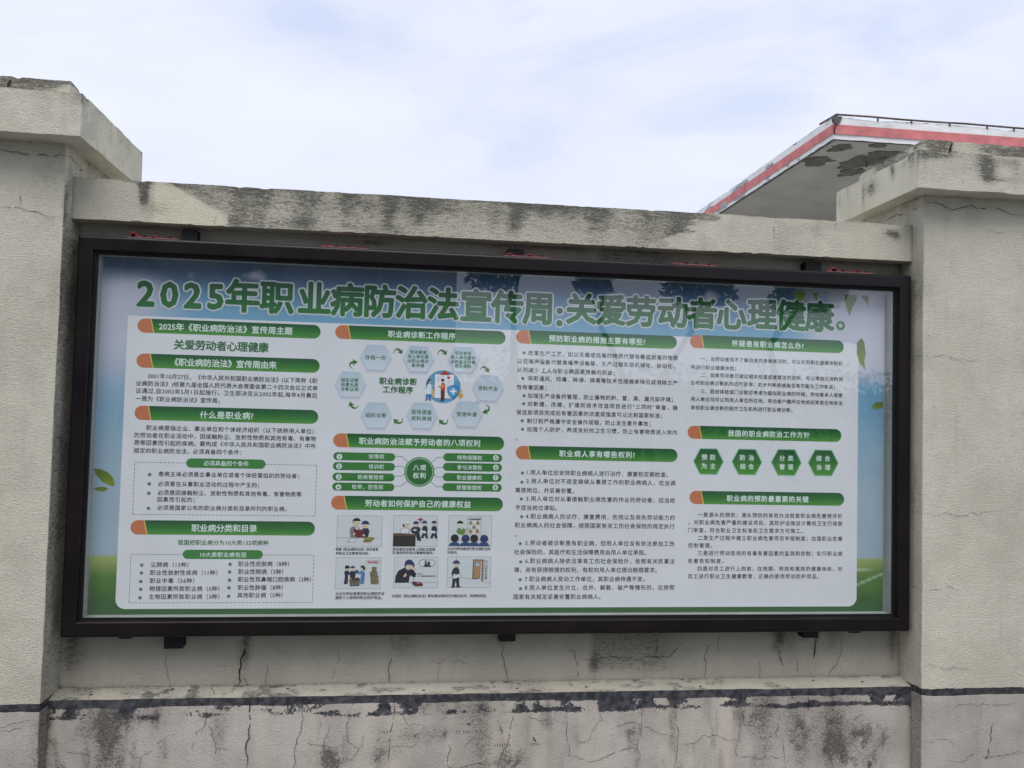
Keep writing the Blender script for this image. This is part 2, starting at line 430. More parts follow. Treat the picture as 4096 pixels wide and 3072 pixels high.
BQ = [(.20, 1.60), (.45, 1.54)]
def beam_dirt(P):
    x, z = P[:, 0], P[:, 2]
    front = (P[:, 1] < YB+.002)
    edge = .33+(1.62-z)*1.9                # diagonal edge of the repaint at the left end
    edge = np.minimum(edge, .50)
    mid_ = sstep(0, .015, x-edge-(fbm(P, 40, 3, 1)-.5)*.02)
    er = 2.20+np.abs(z-1.53)*1.9+(fbm(P, (8, 1, 50), 4, 5)-.5)*.35
    mid_ = mid_*sstep(0, .04, er-x)
    n_ = fbm(P, (3.5, 3.5, 9), 5, 12)
    d = mid_*(.40+.50*sstep(.36, .72, n_))
    d += mid_*.3*sstep(1.50, 1.63, z)
    for sx, w_, a in ((.56, .05, .6), (.63, .04, .6), (.80, .05, .65), (.95, .04, .55), (1.10, .028, .9), (1.21, .03, .4), (1.58, .035, .95), (1.50, .03, .4), (1.90, .05, .5), (2.23, .06, .8), (2.1, .05, .5)):
        d += streakb(P, sx, 1.65, 1.47, w_, a*.55)
    d += blob(P, .55, 1.50, .12, .03, .5)*mid_+blob(P, .78, 1.515, .08, .025, .5)*mid_
    d += streakb(P, .212, 1.64, 1.52, .022, 1.5)+blob(P, .27, 1.545, .05, .03, .42)
    d += blob(P, .17, 1.640, .06, .008, .9)+blob(P, .30, 1.632, .05, .010, .5)
    d += blob(P, 3.13, 1.60, .035, .018, 1.0)+blob(P, 3.15, 1.582, .018, .02, .6)+blob(P, 2.80, 1.60, .03, .03, .35)+blob(P, 3.08, 1.57, .05, .03, .30)
    d += .28*sstep(.5, .72, fbm(P, (9, 9, 16), 5, 21))*(x > 2.1)+.12*sstep(.55, .75, fbm(P, (9, 9, 16), 4, 22))
    d += .8*np.exp(-np.clip(XR-x, 0, 9)/.006)+.7*np.exp(-np.clip(x-XL, 0, 9)/.006)
    d += .35*np.exp(-np.clip(BT-z, 0, 9)/.006)*sstep(.4, .6, fbm(P, (14, 3, 3), 3, 2))
    und = (P[:, 2] < BB+.002)
    d = np.where(front, d, .2+.5*sstep(.45, .7, fbm(P, 6, 4, 9)))
    d = np.where(und & ~front, .12+.4*sstep(-.03, 0, P[:, 1])*sstep(.4, .6, fbm(P, (5, 2, 2), 4, 3)), d)
    return np.clip(d, 0, 1.15)
def beam_patch(P):
    x, z = P[:, 0], P[:, 2]
    edge = np.minimum(.33+(1.62-z)*1.9, .50)
    return .75*sstep(0, .012, edge-x+(fbm(P, 40, 3, 1)-.5)*.02)*sstep(.24, .26, x)*1.2
def beam_chip(P, Q):
    top = np.exp(-np.clip(BT-P[:, 2], 0, 9)/.008)
    bite = sstep(.56, .72, fbm(P, (16, 6, 6), 4, 44))*.006*top
    Q = Q.copy(); Q[:, 2] -= bite*.5; Q[:, 2] += np.exp(-((P[:, 0]-.93)/.03)**2)*.003*top
    bot = np.exp(-np.clip(P[:, 2]-BB, 0, 9)/.006); Q[:, 2] += sstep(.58, .7, fbm(P, (22, 6, 6), 3, 47))*.003*bot
    return Q
surface('coping_beam', block_sheets(XL, XR, YB, .30, BB, BT, .0045, 'FTB')+[((XL, .30, BB), (XR-XL, 0, 0), (0, 0, BT-BB), .02)], M['cream'], wall, .0018, beam_dirt, None, beam_patch, beam_chip)

def plinth_black(P):
    x, z = P[:, 0], P[:, 2]
    d = ZSF-z
    b_ = sstep(.032, .024, d+(fbm(P, (8, 8, 8), 3, 71)-.5)*.008)*1.7
    # second strip of half-peeled dark paint below the band
    low = sstep(.085, .062, d+(fbm(P, (7, 7, 10), 4, 51)-.5)*.03)*sstep(.016, .03, d)
    present = sstep(.38, .56, fbm(P, (13, 13, 13), 5, 62))
    where = sstep(.80, 1.0, x)*.55-.18
    where = where+.55*sstep(2.85, 3.05, x)+blob(P, .495, -.27, .07, .04, .55)+blob(P, .23, -.25, .05, .03, .5)+blob(P, .02, -.26, .03, .04, .6)
    where = where*(1-.8*np.exp(-((x-1.60)/.025)**2))*(1-.9*np.exp(-((x-1.18)/.02)**2))*(1-.9*np.exp(-((x-1.89)/.02)**2))*(1-.7*np.exp(-((x-2.45)/.05)**2))*(1-.5*np.exp(-((x-1.32)/.1)**2))
    hole = sstep(.45, .55, fbm(P, (16, 16, 34), 5, 33))*sstep(.064, .048, d)
    b_ = np.maximum(b_, low*np.clip(present*.60+where*.66, 0, .92)*(1-.75*hole))
    side = sstep(.035, .008, XR-x)*sstep(-.36, -.24, z)*.9
    return np.maximum(b_, side)
def plinth_dirt(P):
    x, z = P[:, 0], P[:, 2]
    d = .34*sstep(.44, .70, fbm(P, (5, 5, 3), 5, 81))+.42*sstep(.48, .66, fbm(P, (30, 30, 10), 4, 85))*sstep(.35, .6, fbm(P, (3, 3, 2), 3, 86))+.14*sstep(.4, .7, fbm(P, (14, 14, 4), 4, 82))
    for bx, bz, sx, sz, a in ((.18, -.33, .05, .07, .75), (.20, -.265, .05, .04, .6), (.33, -.28, .08, .03, .5), (1.30, -.37, .07, .025, .8), (1.61, -.475, .05, .03, .8), (1.12, -.44, .03, .05, .6), (.94, -.46, .05, .03, .8), (.94, -.44, .03, .05, .4), (2.74, -.40, .04, .09, .8), (2.88, -.40, .05, .07, .7), (3.0, -.40, .06, .06, .85), (2.92, -.46, .05, .05, .8), (3.11, -.43, .05, .04, .7), (3.03, -.52, .05, .04, .9), (2.06, -.36, .04, .05, .5), (.2, -.44, .03, .05, .45), (1.30, -.27, .09, .03, .6), (2.55, -.33, .06, .06, .35), (1.45, -.50, .08, .03, .3), (2.0, -.25, .1, .02, .3)):
        d += blob(P, bx, bz, sx*1.2, sz*1.2, a)*(.62+.5*sstep(.40, .62, fbm(P, (50, 50, 40), 3, 90)))
    for sx, w_, a in ((.16, .04, .4), (.55, .03, .35), (.95, .05, .3), (1.5, .05, .3), (1.58, .03, .3), (2.28, .04, .25), (2.60, .05, .4), (2.9, .05, .3), (1.75, .03, .25)):
        d += streakb(P, sx, ZSF, -.65, w_, a)
    d += .8*np.exp(-np.clip(XR-x, 0, 9)/.008)+.7*np.exp(-np.clip(x-XL, 0, 9)/.008)
    return np.clip(d, 0, 1.1)
def plinth_pale(P):
    x, z = P[:, 0], P[:, 2]; d = .55*sstep(.54, .72, fbm(P, (11, 11, 1.6), 4, 131))
    for sx, w_, a in ((1.74, .012, .5), (2.10, .012, .7), (2.19, .03, .4), (1.05, .02, .4), (.70, .03, .35), (2.45, .02, .4), (1.38, .015, .5), (1.18, .014, .7), (1.60, .02, .5)): d += streakb(P, sx, ZSF-.03, -.62, w_, a)
    return np.clip(d, 0, .8)
surface('plinth', [((XL, YS, GROUND), (XR-XL, 0, 0), (0, 0, ZSF-GROUND), .006)], M['plinth'], wall, .0028, plinth_dirt, plinth_black, plinth_pale)
mesh_obj('plinth_core', *box(XL, XR, YS+.012, 0, GROUND, ZSF-.01), M['plinth'], wall)
def sill_dirt(P):
    return np.clip(.20+.30*sstep(.42, .7, fbm(P, (8, 8, 8), 4, 95))+.5*np.exp(-np.clip(-P[:, 1], 0, 9)/.006)+.5*sstep(.56, .66, fbm(P, (20, 30, 20), 3, 99))+.5*blob(P, .05, -.21, .06, .03), 0, 1)
def sill_chip(P, Q):
    Q = Q.copy(); fr_ = np.exp(-(P[:, 1]-YS)/.006); Q[:, 2] -= sstep(.55, .7, fbm(P, (18, 5, 5), 3, 101))*.005*fr_; return Q
surface('sloping_sill', [((XL, YS, ZSF), (XR-XL, 0, 0), (0, -YS, ZS-ZSF), .006)], M['recess_shaded'], wall, .0028, sill_dirt, None, None, sill_chip)

# ---------------- wall pillars (shaft, cap, raised top slab)
def shaft_black(P):
    z = P[:, 2]; d = -.2115-z
    return sstep(.0, .004, d)*sstep(.027, .021, d+(fbm(P, 12, 3, 5)-.5)*.006)*1.7
def pillar(name, x0, x1, yb, cap, slab, label, seed, spots, zc):
    t_ = tag(empty(name, ((x0+x1)/2, .1, GROUND)), label, 'pillar')
    def dirt_shade(P):
        x, z = P[:, 0], P[:, 2]
        d = .10*sstep(.5, .75, fbm(P, (4, 4, 2), 4, seed))
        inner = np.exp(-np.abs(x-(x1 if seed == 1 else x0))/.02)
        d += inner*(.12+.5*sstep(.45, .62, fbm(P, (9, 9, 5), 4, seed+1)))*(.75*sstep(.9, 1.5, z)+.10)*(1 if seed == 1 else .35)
        d += 0.65*np.exp(-np.clip(zc-z, 0, 9)/.030)*(.15+fbm(P, (5, 5, 3), 3, seed+5))  # darker just under the cap
        for q in spots: d += blob(P, *q)
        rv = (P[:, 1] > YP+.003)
        d += rv*(.55 if seed == 1 else .30)*sstep(1.62, 1.35, z)  # reveals darkened: painted shade beside the case, with some grime
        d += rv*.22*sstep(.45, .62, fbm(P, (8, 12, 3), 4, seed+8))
        return np.clip(d, 0, 1)
    surface('shaft', block_sheets(x0, x1, YP, yb, -.2380, zc, .008, 'FLRK'), M['cream'], t_, .003, dirt_shade, shaft_black)
    def dirt_tone(P):
        x, z = P[:, 0], P[:, 2]
        d = .30*sstep(.45, .72, fbm(P, (7, 7, 5), 5, seed+30))+.3*sstep(.5, .7, fbm(P, (9, 9, 1.2), 4, seed+31))
        inner = np.exp(-np.abs(x-(x1 if seed == 1 else x0))/.018)
        d += inner*.40+(P[:, 1] > YP+.003)*.25  # inner edge and side faces evenly darker
        return np.clip(d, 0, 1)
    surface('plinth', block_sheets(x0+.0005, x1-.0005, YP, yb, GROUND, -.2380, .008, 'FLRK'), M['plinth'], t_, .003, dirt_tone)
    cx0, cx1, cy0, cy1, cz0, cz1 = cap
    def dcap(P):
        x, y, z = P.T
        d = .18*sstep(.5, .72, fbm(P, (6, 6, 4), 5, seed+11))
        front = y < cy0+.002
        d += .55*sstep(.50, .66, fbm(P, (14, 14, 2.2), 4, seed+12))*sstep(cz0+.02, cz1, z)*(.8 if seed == 1 else 1.3)
        d += .5*np.exp(-np.clip(cz1-z, 0, 9)/.012)*sstep(.42, .6, fbm(P, (12, 12, 4), 3, seed+4))
        if seed == 2:
            for q in ((3.19, 1.875, .06, .02, .8), (3.42, 1.86, .05, .045, 1.0), (3.43, 1.81, .04, .035, .8), (3.33, 1.84, .05, .03, .35), (3.55, 1.85, .03, .05, .5), (3.50, 1.80, .07, .012, .55), (3.50, 1.87, .05, .02, .55), (3.26, 1.88, .06, .012, .5)): d += blob(P, *q)*front
            side = np.abs(x-cx0) < .003
            d += side*(1.0*np.exp(-((y-.10)/.045)**2-((z-1.835)/.035)**2)+.7*np.exp(-((y-.16)/.012)**2-((z-1.82)/.07)**2)+.55*np.exp(-((y+.14)/.03)**2-((z-1.87)/.02)**2)+.4*np.exp(-((y+.06)/.03)**2-((z-1.86)/.03)**2))
        else:
            d += (blob(P, -.08, 1.87, .04, .02, .35)+blob(P, -.06, 1.82, .02, .05, .2))*front
            d += .3*np.exp(-np.abs(x-cx1)/.008)*sstep(.4, .6, fbm(P, 20, 3, 9))
        und = z < cz0+.002
        d = np.where(und, .10+.25*sstep(.5, .68, fbm(P, 6, 4, seed)), d)
        return np.clip(d, 0, 1.1)
    def cchip(P, Q):
        top = np.exp(-np.clip(cz1-P[:, 2], 0, 9)/.007); Q = Q.copy()
        Q[:, 2] -= sstep(.55, .72, fbm(P, (13, 13, 5), 4, seed+60))*.004*top; return Q
    surface('cap', block_sheets(cx0, cx1, cy0, cy1, cz0, cz1, .006), M['cream'], t_, .004, dcap, None, None, cchip)
    sx0, sx1, sy0, sy1, sz1 = slab
    def dslab(P): return np.clip(.34+.85*sstep(.36, .62, fbm(P, (8, 8, 14), 5, seed+70)), 0, 1)
    def schip(P, Q):
        top = np.exp(-np.clip(sz1-P[:, 2], 0, 9)/.012); Q = Q.copy()
        Q[:, 2] -= sstep(.50, .74, fbm(P, (11, 11, 5), 4, seed+62))*.012*top; return Q
    surface('top_slab', block_sheets(sx0, sx1, sy0, sy1, cz1-.002, sz1, .006, 'FLRTK'), M['cream'], t_, .006, dslab, None, None, schip)
    return t_
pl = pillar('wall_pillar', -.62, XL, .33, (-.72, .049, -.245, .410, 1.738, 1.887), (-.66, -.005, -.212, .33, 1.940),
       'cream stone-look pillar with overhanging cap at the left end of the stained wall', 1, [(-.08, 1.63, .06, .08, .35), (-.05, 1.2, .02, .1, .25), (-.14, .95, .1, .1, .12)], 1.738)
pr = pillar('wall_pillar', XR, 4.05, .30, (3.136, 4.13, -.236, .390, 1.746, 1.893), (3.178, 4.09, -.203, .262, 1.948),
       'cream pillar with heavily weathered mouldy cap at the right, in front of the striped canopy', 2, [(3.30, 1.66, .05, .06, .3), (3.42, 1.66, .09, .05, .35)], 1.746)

# cracks: thin dark ribbons that hug the render
def ribbon(name, pts, w_, nrm, parent, mat):
    P = sub([np.array(q)/1000. for q in pts], 3)
    nrm = np.array(nrm, float); V, Fc = [], []
    n = len(P)
    for i, p in enumerate(P):
        d = P[min(i+1, n-1)]-P[max(i-1, 0)]; d = d/np.linalg.norm(d)
        s_ = np.cross(d, nrm); s_ /= np.linalg.norm(s_)
        k = .6+.7*rng.rand(); tp = min(1, 4*i/n+.25, 4*(n-1-i)/n+.25)
        V.append(p+s_*w_*k*tp); V.append(p-s_*w_*k*tp)
    V = np.array(V); V = wobble_for(V, name_amp)+nrm*.0034
    Fc = [(2*i, 2*i+1, 2*i+3, 2*i+2) for i in range(n-1)]
    return mesh_obj(name, V, Fc, mat, parent)
def wobble_for(V, amp): return wobble(V, amp)
PL = {'rec': ((0, -1, 0), wall, .0022), 'pli': ((0, -1, 0), wall, .0028), 'sill': ((0, -.22, .97), wall, .0028), 'beam': ((0, -1, 0), wall, .0018),
      'post': ((0, -1, 0), None, .003), 'revL': ((1, 0, 0), pl, .003), 'revR': ((-1, 0, 0), pr, .003)}
TEXTS = [
('title', '2025', 191, 492, 1239, 128.0, 'T', 5),
('title', '年职', 507, 748, 1241, 127.2, 'T', 5),
('title', '业病防治法', 772, 1369, 1243, 129.5, 'T', 5),
('title', '宣传周', 1384, 1733, 1241, 131.9, 'T', 5),
('title', '关爱劳', 1797, 2151, 1246, 126.6, 'T', 5),
('title', '动者心', 2168, 2529, 1248, 128.4, 'T', 5),
('title', '理健康', 2539, 2903, 1255, 130.2, 'T', 5),
('title', ':', 1751, 1784, 1231, 140.0, 'T', 5),
('s1', '2025年《职业病防治法》宣传周主题', 270, 750, 1116, 30.1, 'W', 1),
('s1', '关爱劳动者心理健康', 326, 665, 1051, 38.9, 'G', 1.6),
('s2', '《职业病防治法》宣传周由来', 330, 697, 986, 30.4, 'W', 1),
('s2', '2001年10月27日，《中华人民共和国职业病防治法》(以下简称《职', 238, 848, 932, 20.5, 'K', 0),
('s2', '业病防治法》)经第九届全国人民代表大会常委会第二十四次会议正式审', 198, 849, 904, 20.4, 'K', 0),
('s2', '议通过,自2002年5月1日起施行。卫生部决定从2002年起,每年4月最后', 198, 849, 877, 20.4, 'K', 0),
('s2', '一周为《职业病防治法》宣传周。', 199, 496, 848, 20.3, 'K', 0),
('s3', '什么是职业病?', 428, 618, 794, 29.5, 'W', 1),
('s3', '职业病是指企业、事业单位和个体经济组织（以下统称用人单位）', 240, 841, 742, 20.4, 'K', 0),
('s3', '的劳动者在职业活动中，因接触粉尘、放射性物质和其他有毒、有害物', 200, 850, 714, 20.4, 'K', 0),
('s3', '质等因素而引起的疾病。要构成《中华人民共和国职业病防治法》中所', 200, 850, 687, 20.3, 'K', 0),
('s3', '规定的职业病防治法，必须具备四个条件：', 200, 581, 658, 20.2, 'K', 0),
('b1', '必须具备四个条件', 448, 609, 616, 20.5, 'W', 0),
('b1', '患病主体必须是企事业单位或者个体经营组织的劳动者；', 290, 793, 574, 19.8, 'K', 0),
('b1', '必须是在从事职业活动的过程中产生的；', 290, 650, 538, 19.7, 'K', 0),
('b1', '必须是因接触粉尘、放射性物质和其他有毒、有害物质等', 290, 804, 506, 19.8, 'K', 0),
('b1', '因素而引起的；', 290, 422, 481, 19.6, 'K', 0),
('b1', '必须是国家公布的职业病分类和目录所列的职业病。', 291, 752, 451, 19.7, 'K', 0),
('s4', '职业病分类和目录', 414, 647, 378, 29.9, 'W', 1),
('s4', '我国把职业病分为10大类132项病种', 368, 690, 325, 20.4, 'G', 0.4),
('b2', '10大类职业病包括', 449, 613, 281, 20.4, 'W', 0),
('b2', '尘肺病（13种）', 276, 409, 244, 20.2, 'K', 0),
('b2', '职业性放射性疾病（11种）', 275, 512, 215, 20.2, 'K', 0),
('b2', '职业中毒（56种）', 275, 431, 186, 20.2, 'K', 0),
('b2', '物理因素所致职业病（5种）', 275, 521, 157, 20.2, 'K', 0),
('b2', '生物因素所致职业病（3种）', 275, 522, 128, 20.2, 'K', 0),
('b2', '职业性皮肤病（8种）', 585, 768, 248, 20.5, 'K', 0),
('b2', '职业性眼病（3种）', 586, 748, 219, 20.5, 'K', 0),
('b2', '职业性耳鼻喉口腔疾病（3种）', 586, 850, 191, 20.5, 'K', 0),
('b2', '职业性肿瘤（8种）', 586, 749, 161, 20.4, 'K', 0),
('b2', '其他职业病（5种）', 586, 749, 133, 20.4, 'K', 0),
('s5', '职业病诊断工作程序', 1106, 1362, 1119, 27.7, 'W', 1),
('h0', '存档一份', 1023, 1101, 1027, 19.0, 'G', 0.3),
('h1', '劳动者或', 1191, 1254, 1053, 15.5, 'G', 0.3),
('h1', '用人单位提', 1183, 1262, 1036, 15.5, 'G', 0.3),
('h1', '出职业病诊', 1183, 1263, 1019, 15.5, 'G', 0.3),
('h1', '断申请', 1200, 1246, 1002, 15.5, 'G', 0.3),
('h2', '劳动者或', 1363, 1425, 1055, 15.6, 'G', 0.3),
('h2', '用人单位提供', 1347, 1442, 1038, 15.6, 'G', 0.3),
('h2', '诊断鉴定所需', 1347, 1442, 1021, 15.6, 'G', 0.3),
('h2', '相关资料', 1363, 1426, 1005, 15.6, 'G', 0.3),
('h3', '资料齐全', 1456, 1532, 922, 18.6, 'G', 0.3),
('h4', '受理申请', 1376, 1452, 820, 18.5, 'G', 0.3),
('h5', '现场调查', 1203, 1280, 824, 19.0, 'G', 0.3),
('h5', '资料审核', 1203, 1281, 800, 19.0, 'G', 0.3),
('h6', '组织诊断', 1031, 1109, 808, 18.9, 'G', 0.3),
('h7', '报告诊断', 936, 1001, 938, 15.9, 'G', 0.3),
('h7', '结果出具', 936, 1000, 921, 15.9, 'G', 0.3),
('h7', '诊断证明', 936, 1001, 904, 15.9, 'G', 0.3),
('flow', '职业病诊断', 1079, 1220, 939, 28.2, 'G', 1.2),
('flow', '工作程序', 1093, 1206, 907, 28.1, 'G', 1.2),
('s6', '职业病防治法赋予劳动者的八项权利', 1010, 1468, 710, 28.1, 'W', 1),
('r0', '知情权', 1048, 1106, 652, 18.8, 'W', 0),
('r0', '1', 935, 943, 649, 17.7, 'g', 0.3),
('r1', '培训权', 1049, 1106, 614, 18.8, 'W', 0),
('r1', '2', 935, 942, 613, 17.7, 'g', 0.3),
('r2', '拒绝冒险权', 1009, 1106, 574, 18.7, 'W', 0),
('r2', '3', 935, 943, 573, 17.7, 'g', 0.3),
('r3', '检举、控告权', 989, 1106, 537, 18.7, 'W', 0),
('r3', '4', 935, 942, 535, 17.7, 'g', 0.3),
('r4', '特殊保障权', 1382, 1478, 654, 19.1, 'W', 0),
('r4', '5', 1527, 1535, 656, 18.1, 'g', 0.3),
('r5', '参与决策权', 1383, 1479, 617, 19.0, 'W', 0),
('r5', '6', 1528, 1536, 619, 18.1, 'g', 0.3),
('r6', '职业健康权', 1383, 1479, 578, 19.0, 'W', 0),
('r6', '7', 1528, 1536, 580, 18.1, 'g', 0.3),
('r7', '损害赔偿权', 1383, 1479, 540, 19.0, 'W', 0),
('r7', '8', 1528, 1536, 542, 18.1, 'g', 0.3),
('hub', '八项', 1216, 1264, 613, 23.5, 'W', 0.6),
('hub', '权利', 1216, 1263, 583, 23.4, 'W', 0.6),
('s7', '劳动者如何保护自己的健康权益', 1040, 1439, 476, 27.9, 'W', 1),
('p0', '根据《职业病防治法》,劳动者享', 936, 1094, 303, 12.2, 'K', 0.2),
('p0', '有职业卫生教育培训权。', 937, 1061, 288, 12.2, 'K', 0.2),
('p1', '劳动者依法享有上岗前,在岗期', 1148, 1308, 304, 12.3, 'K', 0.2),
('p1', '间,离岗时的职业健康检查权。', 1148, 1303, 291, 12.3, 'K', 0.2),
('p2', '企业对劳动者进行职业病防治知', 1354, 1519, 307, 12.4, 'K', 0.2),
('p2', '识培训。', 1354, 1394, 293, 12.4, 'K', 0.2),
('p3', '企业为劳动者提供职业病防护设', 941, 1122, 138, 13.4, 'K', 0.2),
('p3', '施和个人使用的职业防护用品。', 941, 1114, 123, 13.4, 'K', 0.2),
('p5', '对违反《职业病防治法》等法律法规的行为提出批评、检举和控告。', 1150, 1510, 129, 12.9, 'K', 0.2),
('s8', '预防职业病的措施主要有哪些?', 1728, 2114, 1125, 27.5, 'W', 1),
('s8', '改革生产工艺，如以无毒或低毒的物质代替有毒或剧毒的物质', 1648, 2249, 1065, 20.9, 'K', 0),
('s8', '以低噪声设备代替高噪声设备等，生产过程实现机械化、自动化，', 1606, 2236, 1032, 20.9, 'K', 0),
('s8', '从而减少 工人与职业病因素接触的机会；', 1605, 1993, 998, 20.8, 'K', 0),
('s8', '采取通风、排毒、降噪、隔离等技术性措施来降低或消除生产', 1648, 2249, 966, 20.9, 'K', 0),
('s8', '性有害因素；', 1606, 1722, 931, 20.6, 'K', 0),
('s8', '加强生产设备的管理，防止毒物的跑、冒、滴、漏污染环境；', 1649, 2231, 899, 20.8, 'K', 0),
('s8', '对新建、改建、扩建和技术改造项目进行“三同时”审查，确', 1649, 2250, 867, 20.8, 'K', 0),
('s8', '保这些项目完成后有害因素的浓度或强度可以达到国家标准；', 1606, 2188, 834, 20.7, 'K', 0),
('s8', '制订和严格遵守安全操作规程，防止发生意外事故；', 1649, 2142, 801, 20.7, 'K', 0),
('s8', '加强个人防护，养成良好的卫生习惯，防止有害物质进入体内', 1649, 2250, 769, 20.8, 'K', 0),
('s9', '职业病人享有哪些权利?', 1779, 2080, 677, 27.2, 'W', 1),
('s9', '1.用人单位应安排职业病病人进行治疗、康复和定期检查。', 1653, 2216, 602, 21.7, 'K', 0),
('s9', '2.用人单位对不适宜继续从事原工作的职业病病人，应当调', 1652, 2246, 569, 21.7, 'K', 0),
('s9', '离原岗位，并妥善安置。', 1610, 1840, 533, 21.5, 'K', 0),
('s9', '3.用人单位对从事接触职业病危害的作业的劳动者，应当给', 1653, 2247, 501, 21.7, 'K', 0),
('s9', '予适当岗位津贴。', 1611, 1774, 466, 21.5, 'K', 0),
('s9', '4.职业病病人的诊疗、康复费用，伤残以及丧失劳动能力的', 1653, 2247, 433, 21.7, 'K', 0),
('s9', '职业病病人的社会保障，按照国家有关工伤社会保险的规定执行', 1611, 2247, 399, 21.6, 'K', 0),
('s9', '5.劳动者被诊断患有职业病，但用人单位没有依法参加工伤', 1654, 2247, 331, 21.6, 'K', 0),
('s9', '社会保险的，其医疗和生活保障费用由用人单位承担。', 1611, 2133, 296, 21.5, 'K', 0),
('s9', '6.职业病病人除依法享有工伤社会保险外，依照有关民事法', 1655, 2249, 262, 21.6, 'K', 0),
('s9', '律，尚有获得赔偿的权利，有权向用人单位提出赔偿要求。', 1612, 2178, 228, 21.5, 'K', 0),
('s9', '7.职业病病人变动工作单位，其职业病待遇不变。', 1655, 2129, 193, 21.5, 'K', 0),
('s9', '8.用人单位发生分立、合并、解散、破产等情形的，应按照', 1655, 2250, 160, 21.5, 'K', 0),
('s9', '国家有关规定妥善安置职业病病人。', 1613, 1954, 125, 21.4, 'K', 0),
('s10', '怀疑患有职业病怎么办?', 2473, 2775, 1132, 27.5, 'W', 1),
('s10', '一、当劳动者尚不了解自身的身体状况时，可以先到职业健康体检机', 2344, 2945, 1066, 19.4, 'H', 0),
('s10', '构进行职业健康体检；', 2304, 2491, 1031, 19.2, 'K', 0),
('s10', '二、如果劳动者已做过相关检查或者就诊的资料，可以带病历资料到', 2344, 2945, 1001, 19.4, 'H', 0),
('s10', '当地职业病诊断机构进行咨询，初步判断疾病是否有可能与工作有关；', 2304, 2912, 969, 19.3, 'K', 0),
('s10', '三、若经体检或门诊就诊考虑为疑似职业病的时候，劳动者本人或者', 2345, 2945, 936, 19.3, 'H', 0),
('s10', '用人单位均可以到用人单位所在地、劳动者户籍所在地或经常居住地依法', 2305, 2945, 904, 19.3, 'K', 0),
('s10', '承担职业病诊断的医疗卫生机构进行职业病诊断。', 2305, 2731, 870, 19.2, 'K', 0),
('s11', '我国的职业病防治工作方针', 2462, 2805, 771, 26.9, 'W', 1),
('k0', '预防', 2354, 2410, 674, 23.7, 'W', 0.8),
('k0', '为主', 2354, 2411, 639, 23.7, 'W', 0.8),
('k1', '防治', 2513, 2571, 675, 23.8, 'W', 0.8),
('k1', '结合', 2514, 2571, 640, 23.8, 'W', 0.8),
('k2', '分类', 2679, 2737, 676, 24.0, 'W', 0.8),
('k2', '管理', 2679, 2737, 641, 24.0, 'W', 0.8),
('k3', '综合', 2835, 2894, 678, 24.1, 'W', 0.8),
('k3', '治理', 2836, 2895, 642, 24.1, 'W', 0.8),
('s12', '职业病的预防最重要的关键', 2460, 2803, 512, 26.6, 'W', 1),
('s12', '一是源头的预防；源头预防的有效办法就是职业病危害预评价', 2342, 2948, 446, 20.4, 'K', 0),
('s12', '。对职业病危害严重的建设项目，其防护设施设计需经卫生行政部', 2303, 2949, 416, 20.4, 'K', 0),
('s12', '门审查，符合职业卫生标准和卫生要求方可施工。', 2303, 2780, 385, 20.3, 'K', 0),
('s12', '二是生产过程中建立职业病危害项目申报制度；加强职业危害', 2344, 2949, 355, 20.4, 'K', 0),
('s12', '控制管理。', 2304, 2402, 325, 20.2, 'K', 0),
('s12', '三是进行劳动现场的有毒有害因素的监测和控制；实行职业病', 2344, 2950, 295, 20.4, 'K', 0),
('s12', '危害告知制度。', 2304, 2450, 264, 20.1, 'K', 0),
('s12', '四是对员工进行上岗前、在岗期、转岗和离岗的健康体检，对', 2344, 2950, 234, 20.3, 'K', 0),
('s12', '员工进行职业卫生健康教育，正确的使用劳动防护用品。', 2305, 2850, 204, 20.3, 'K', 0),
]
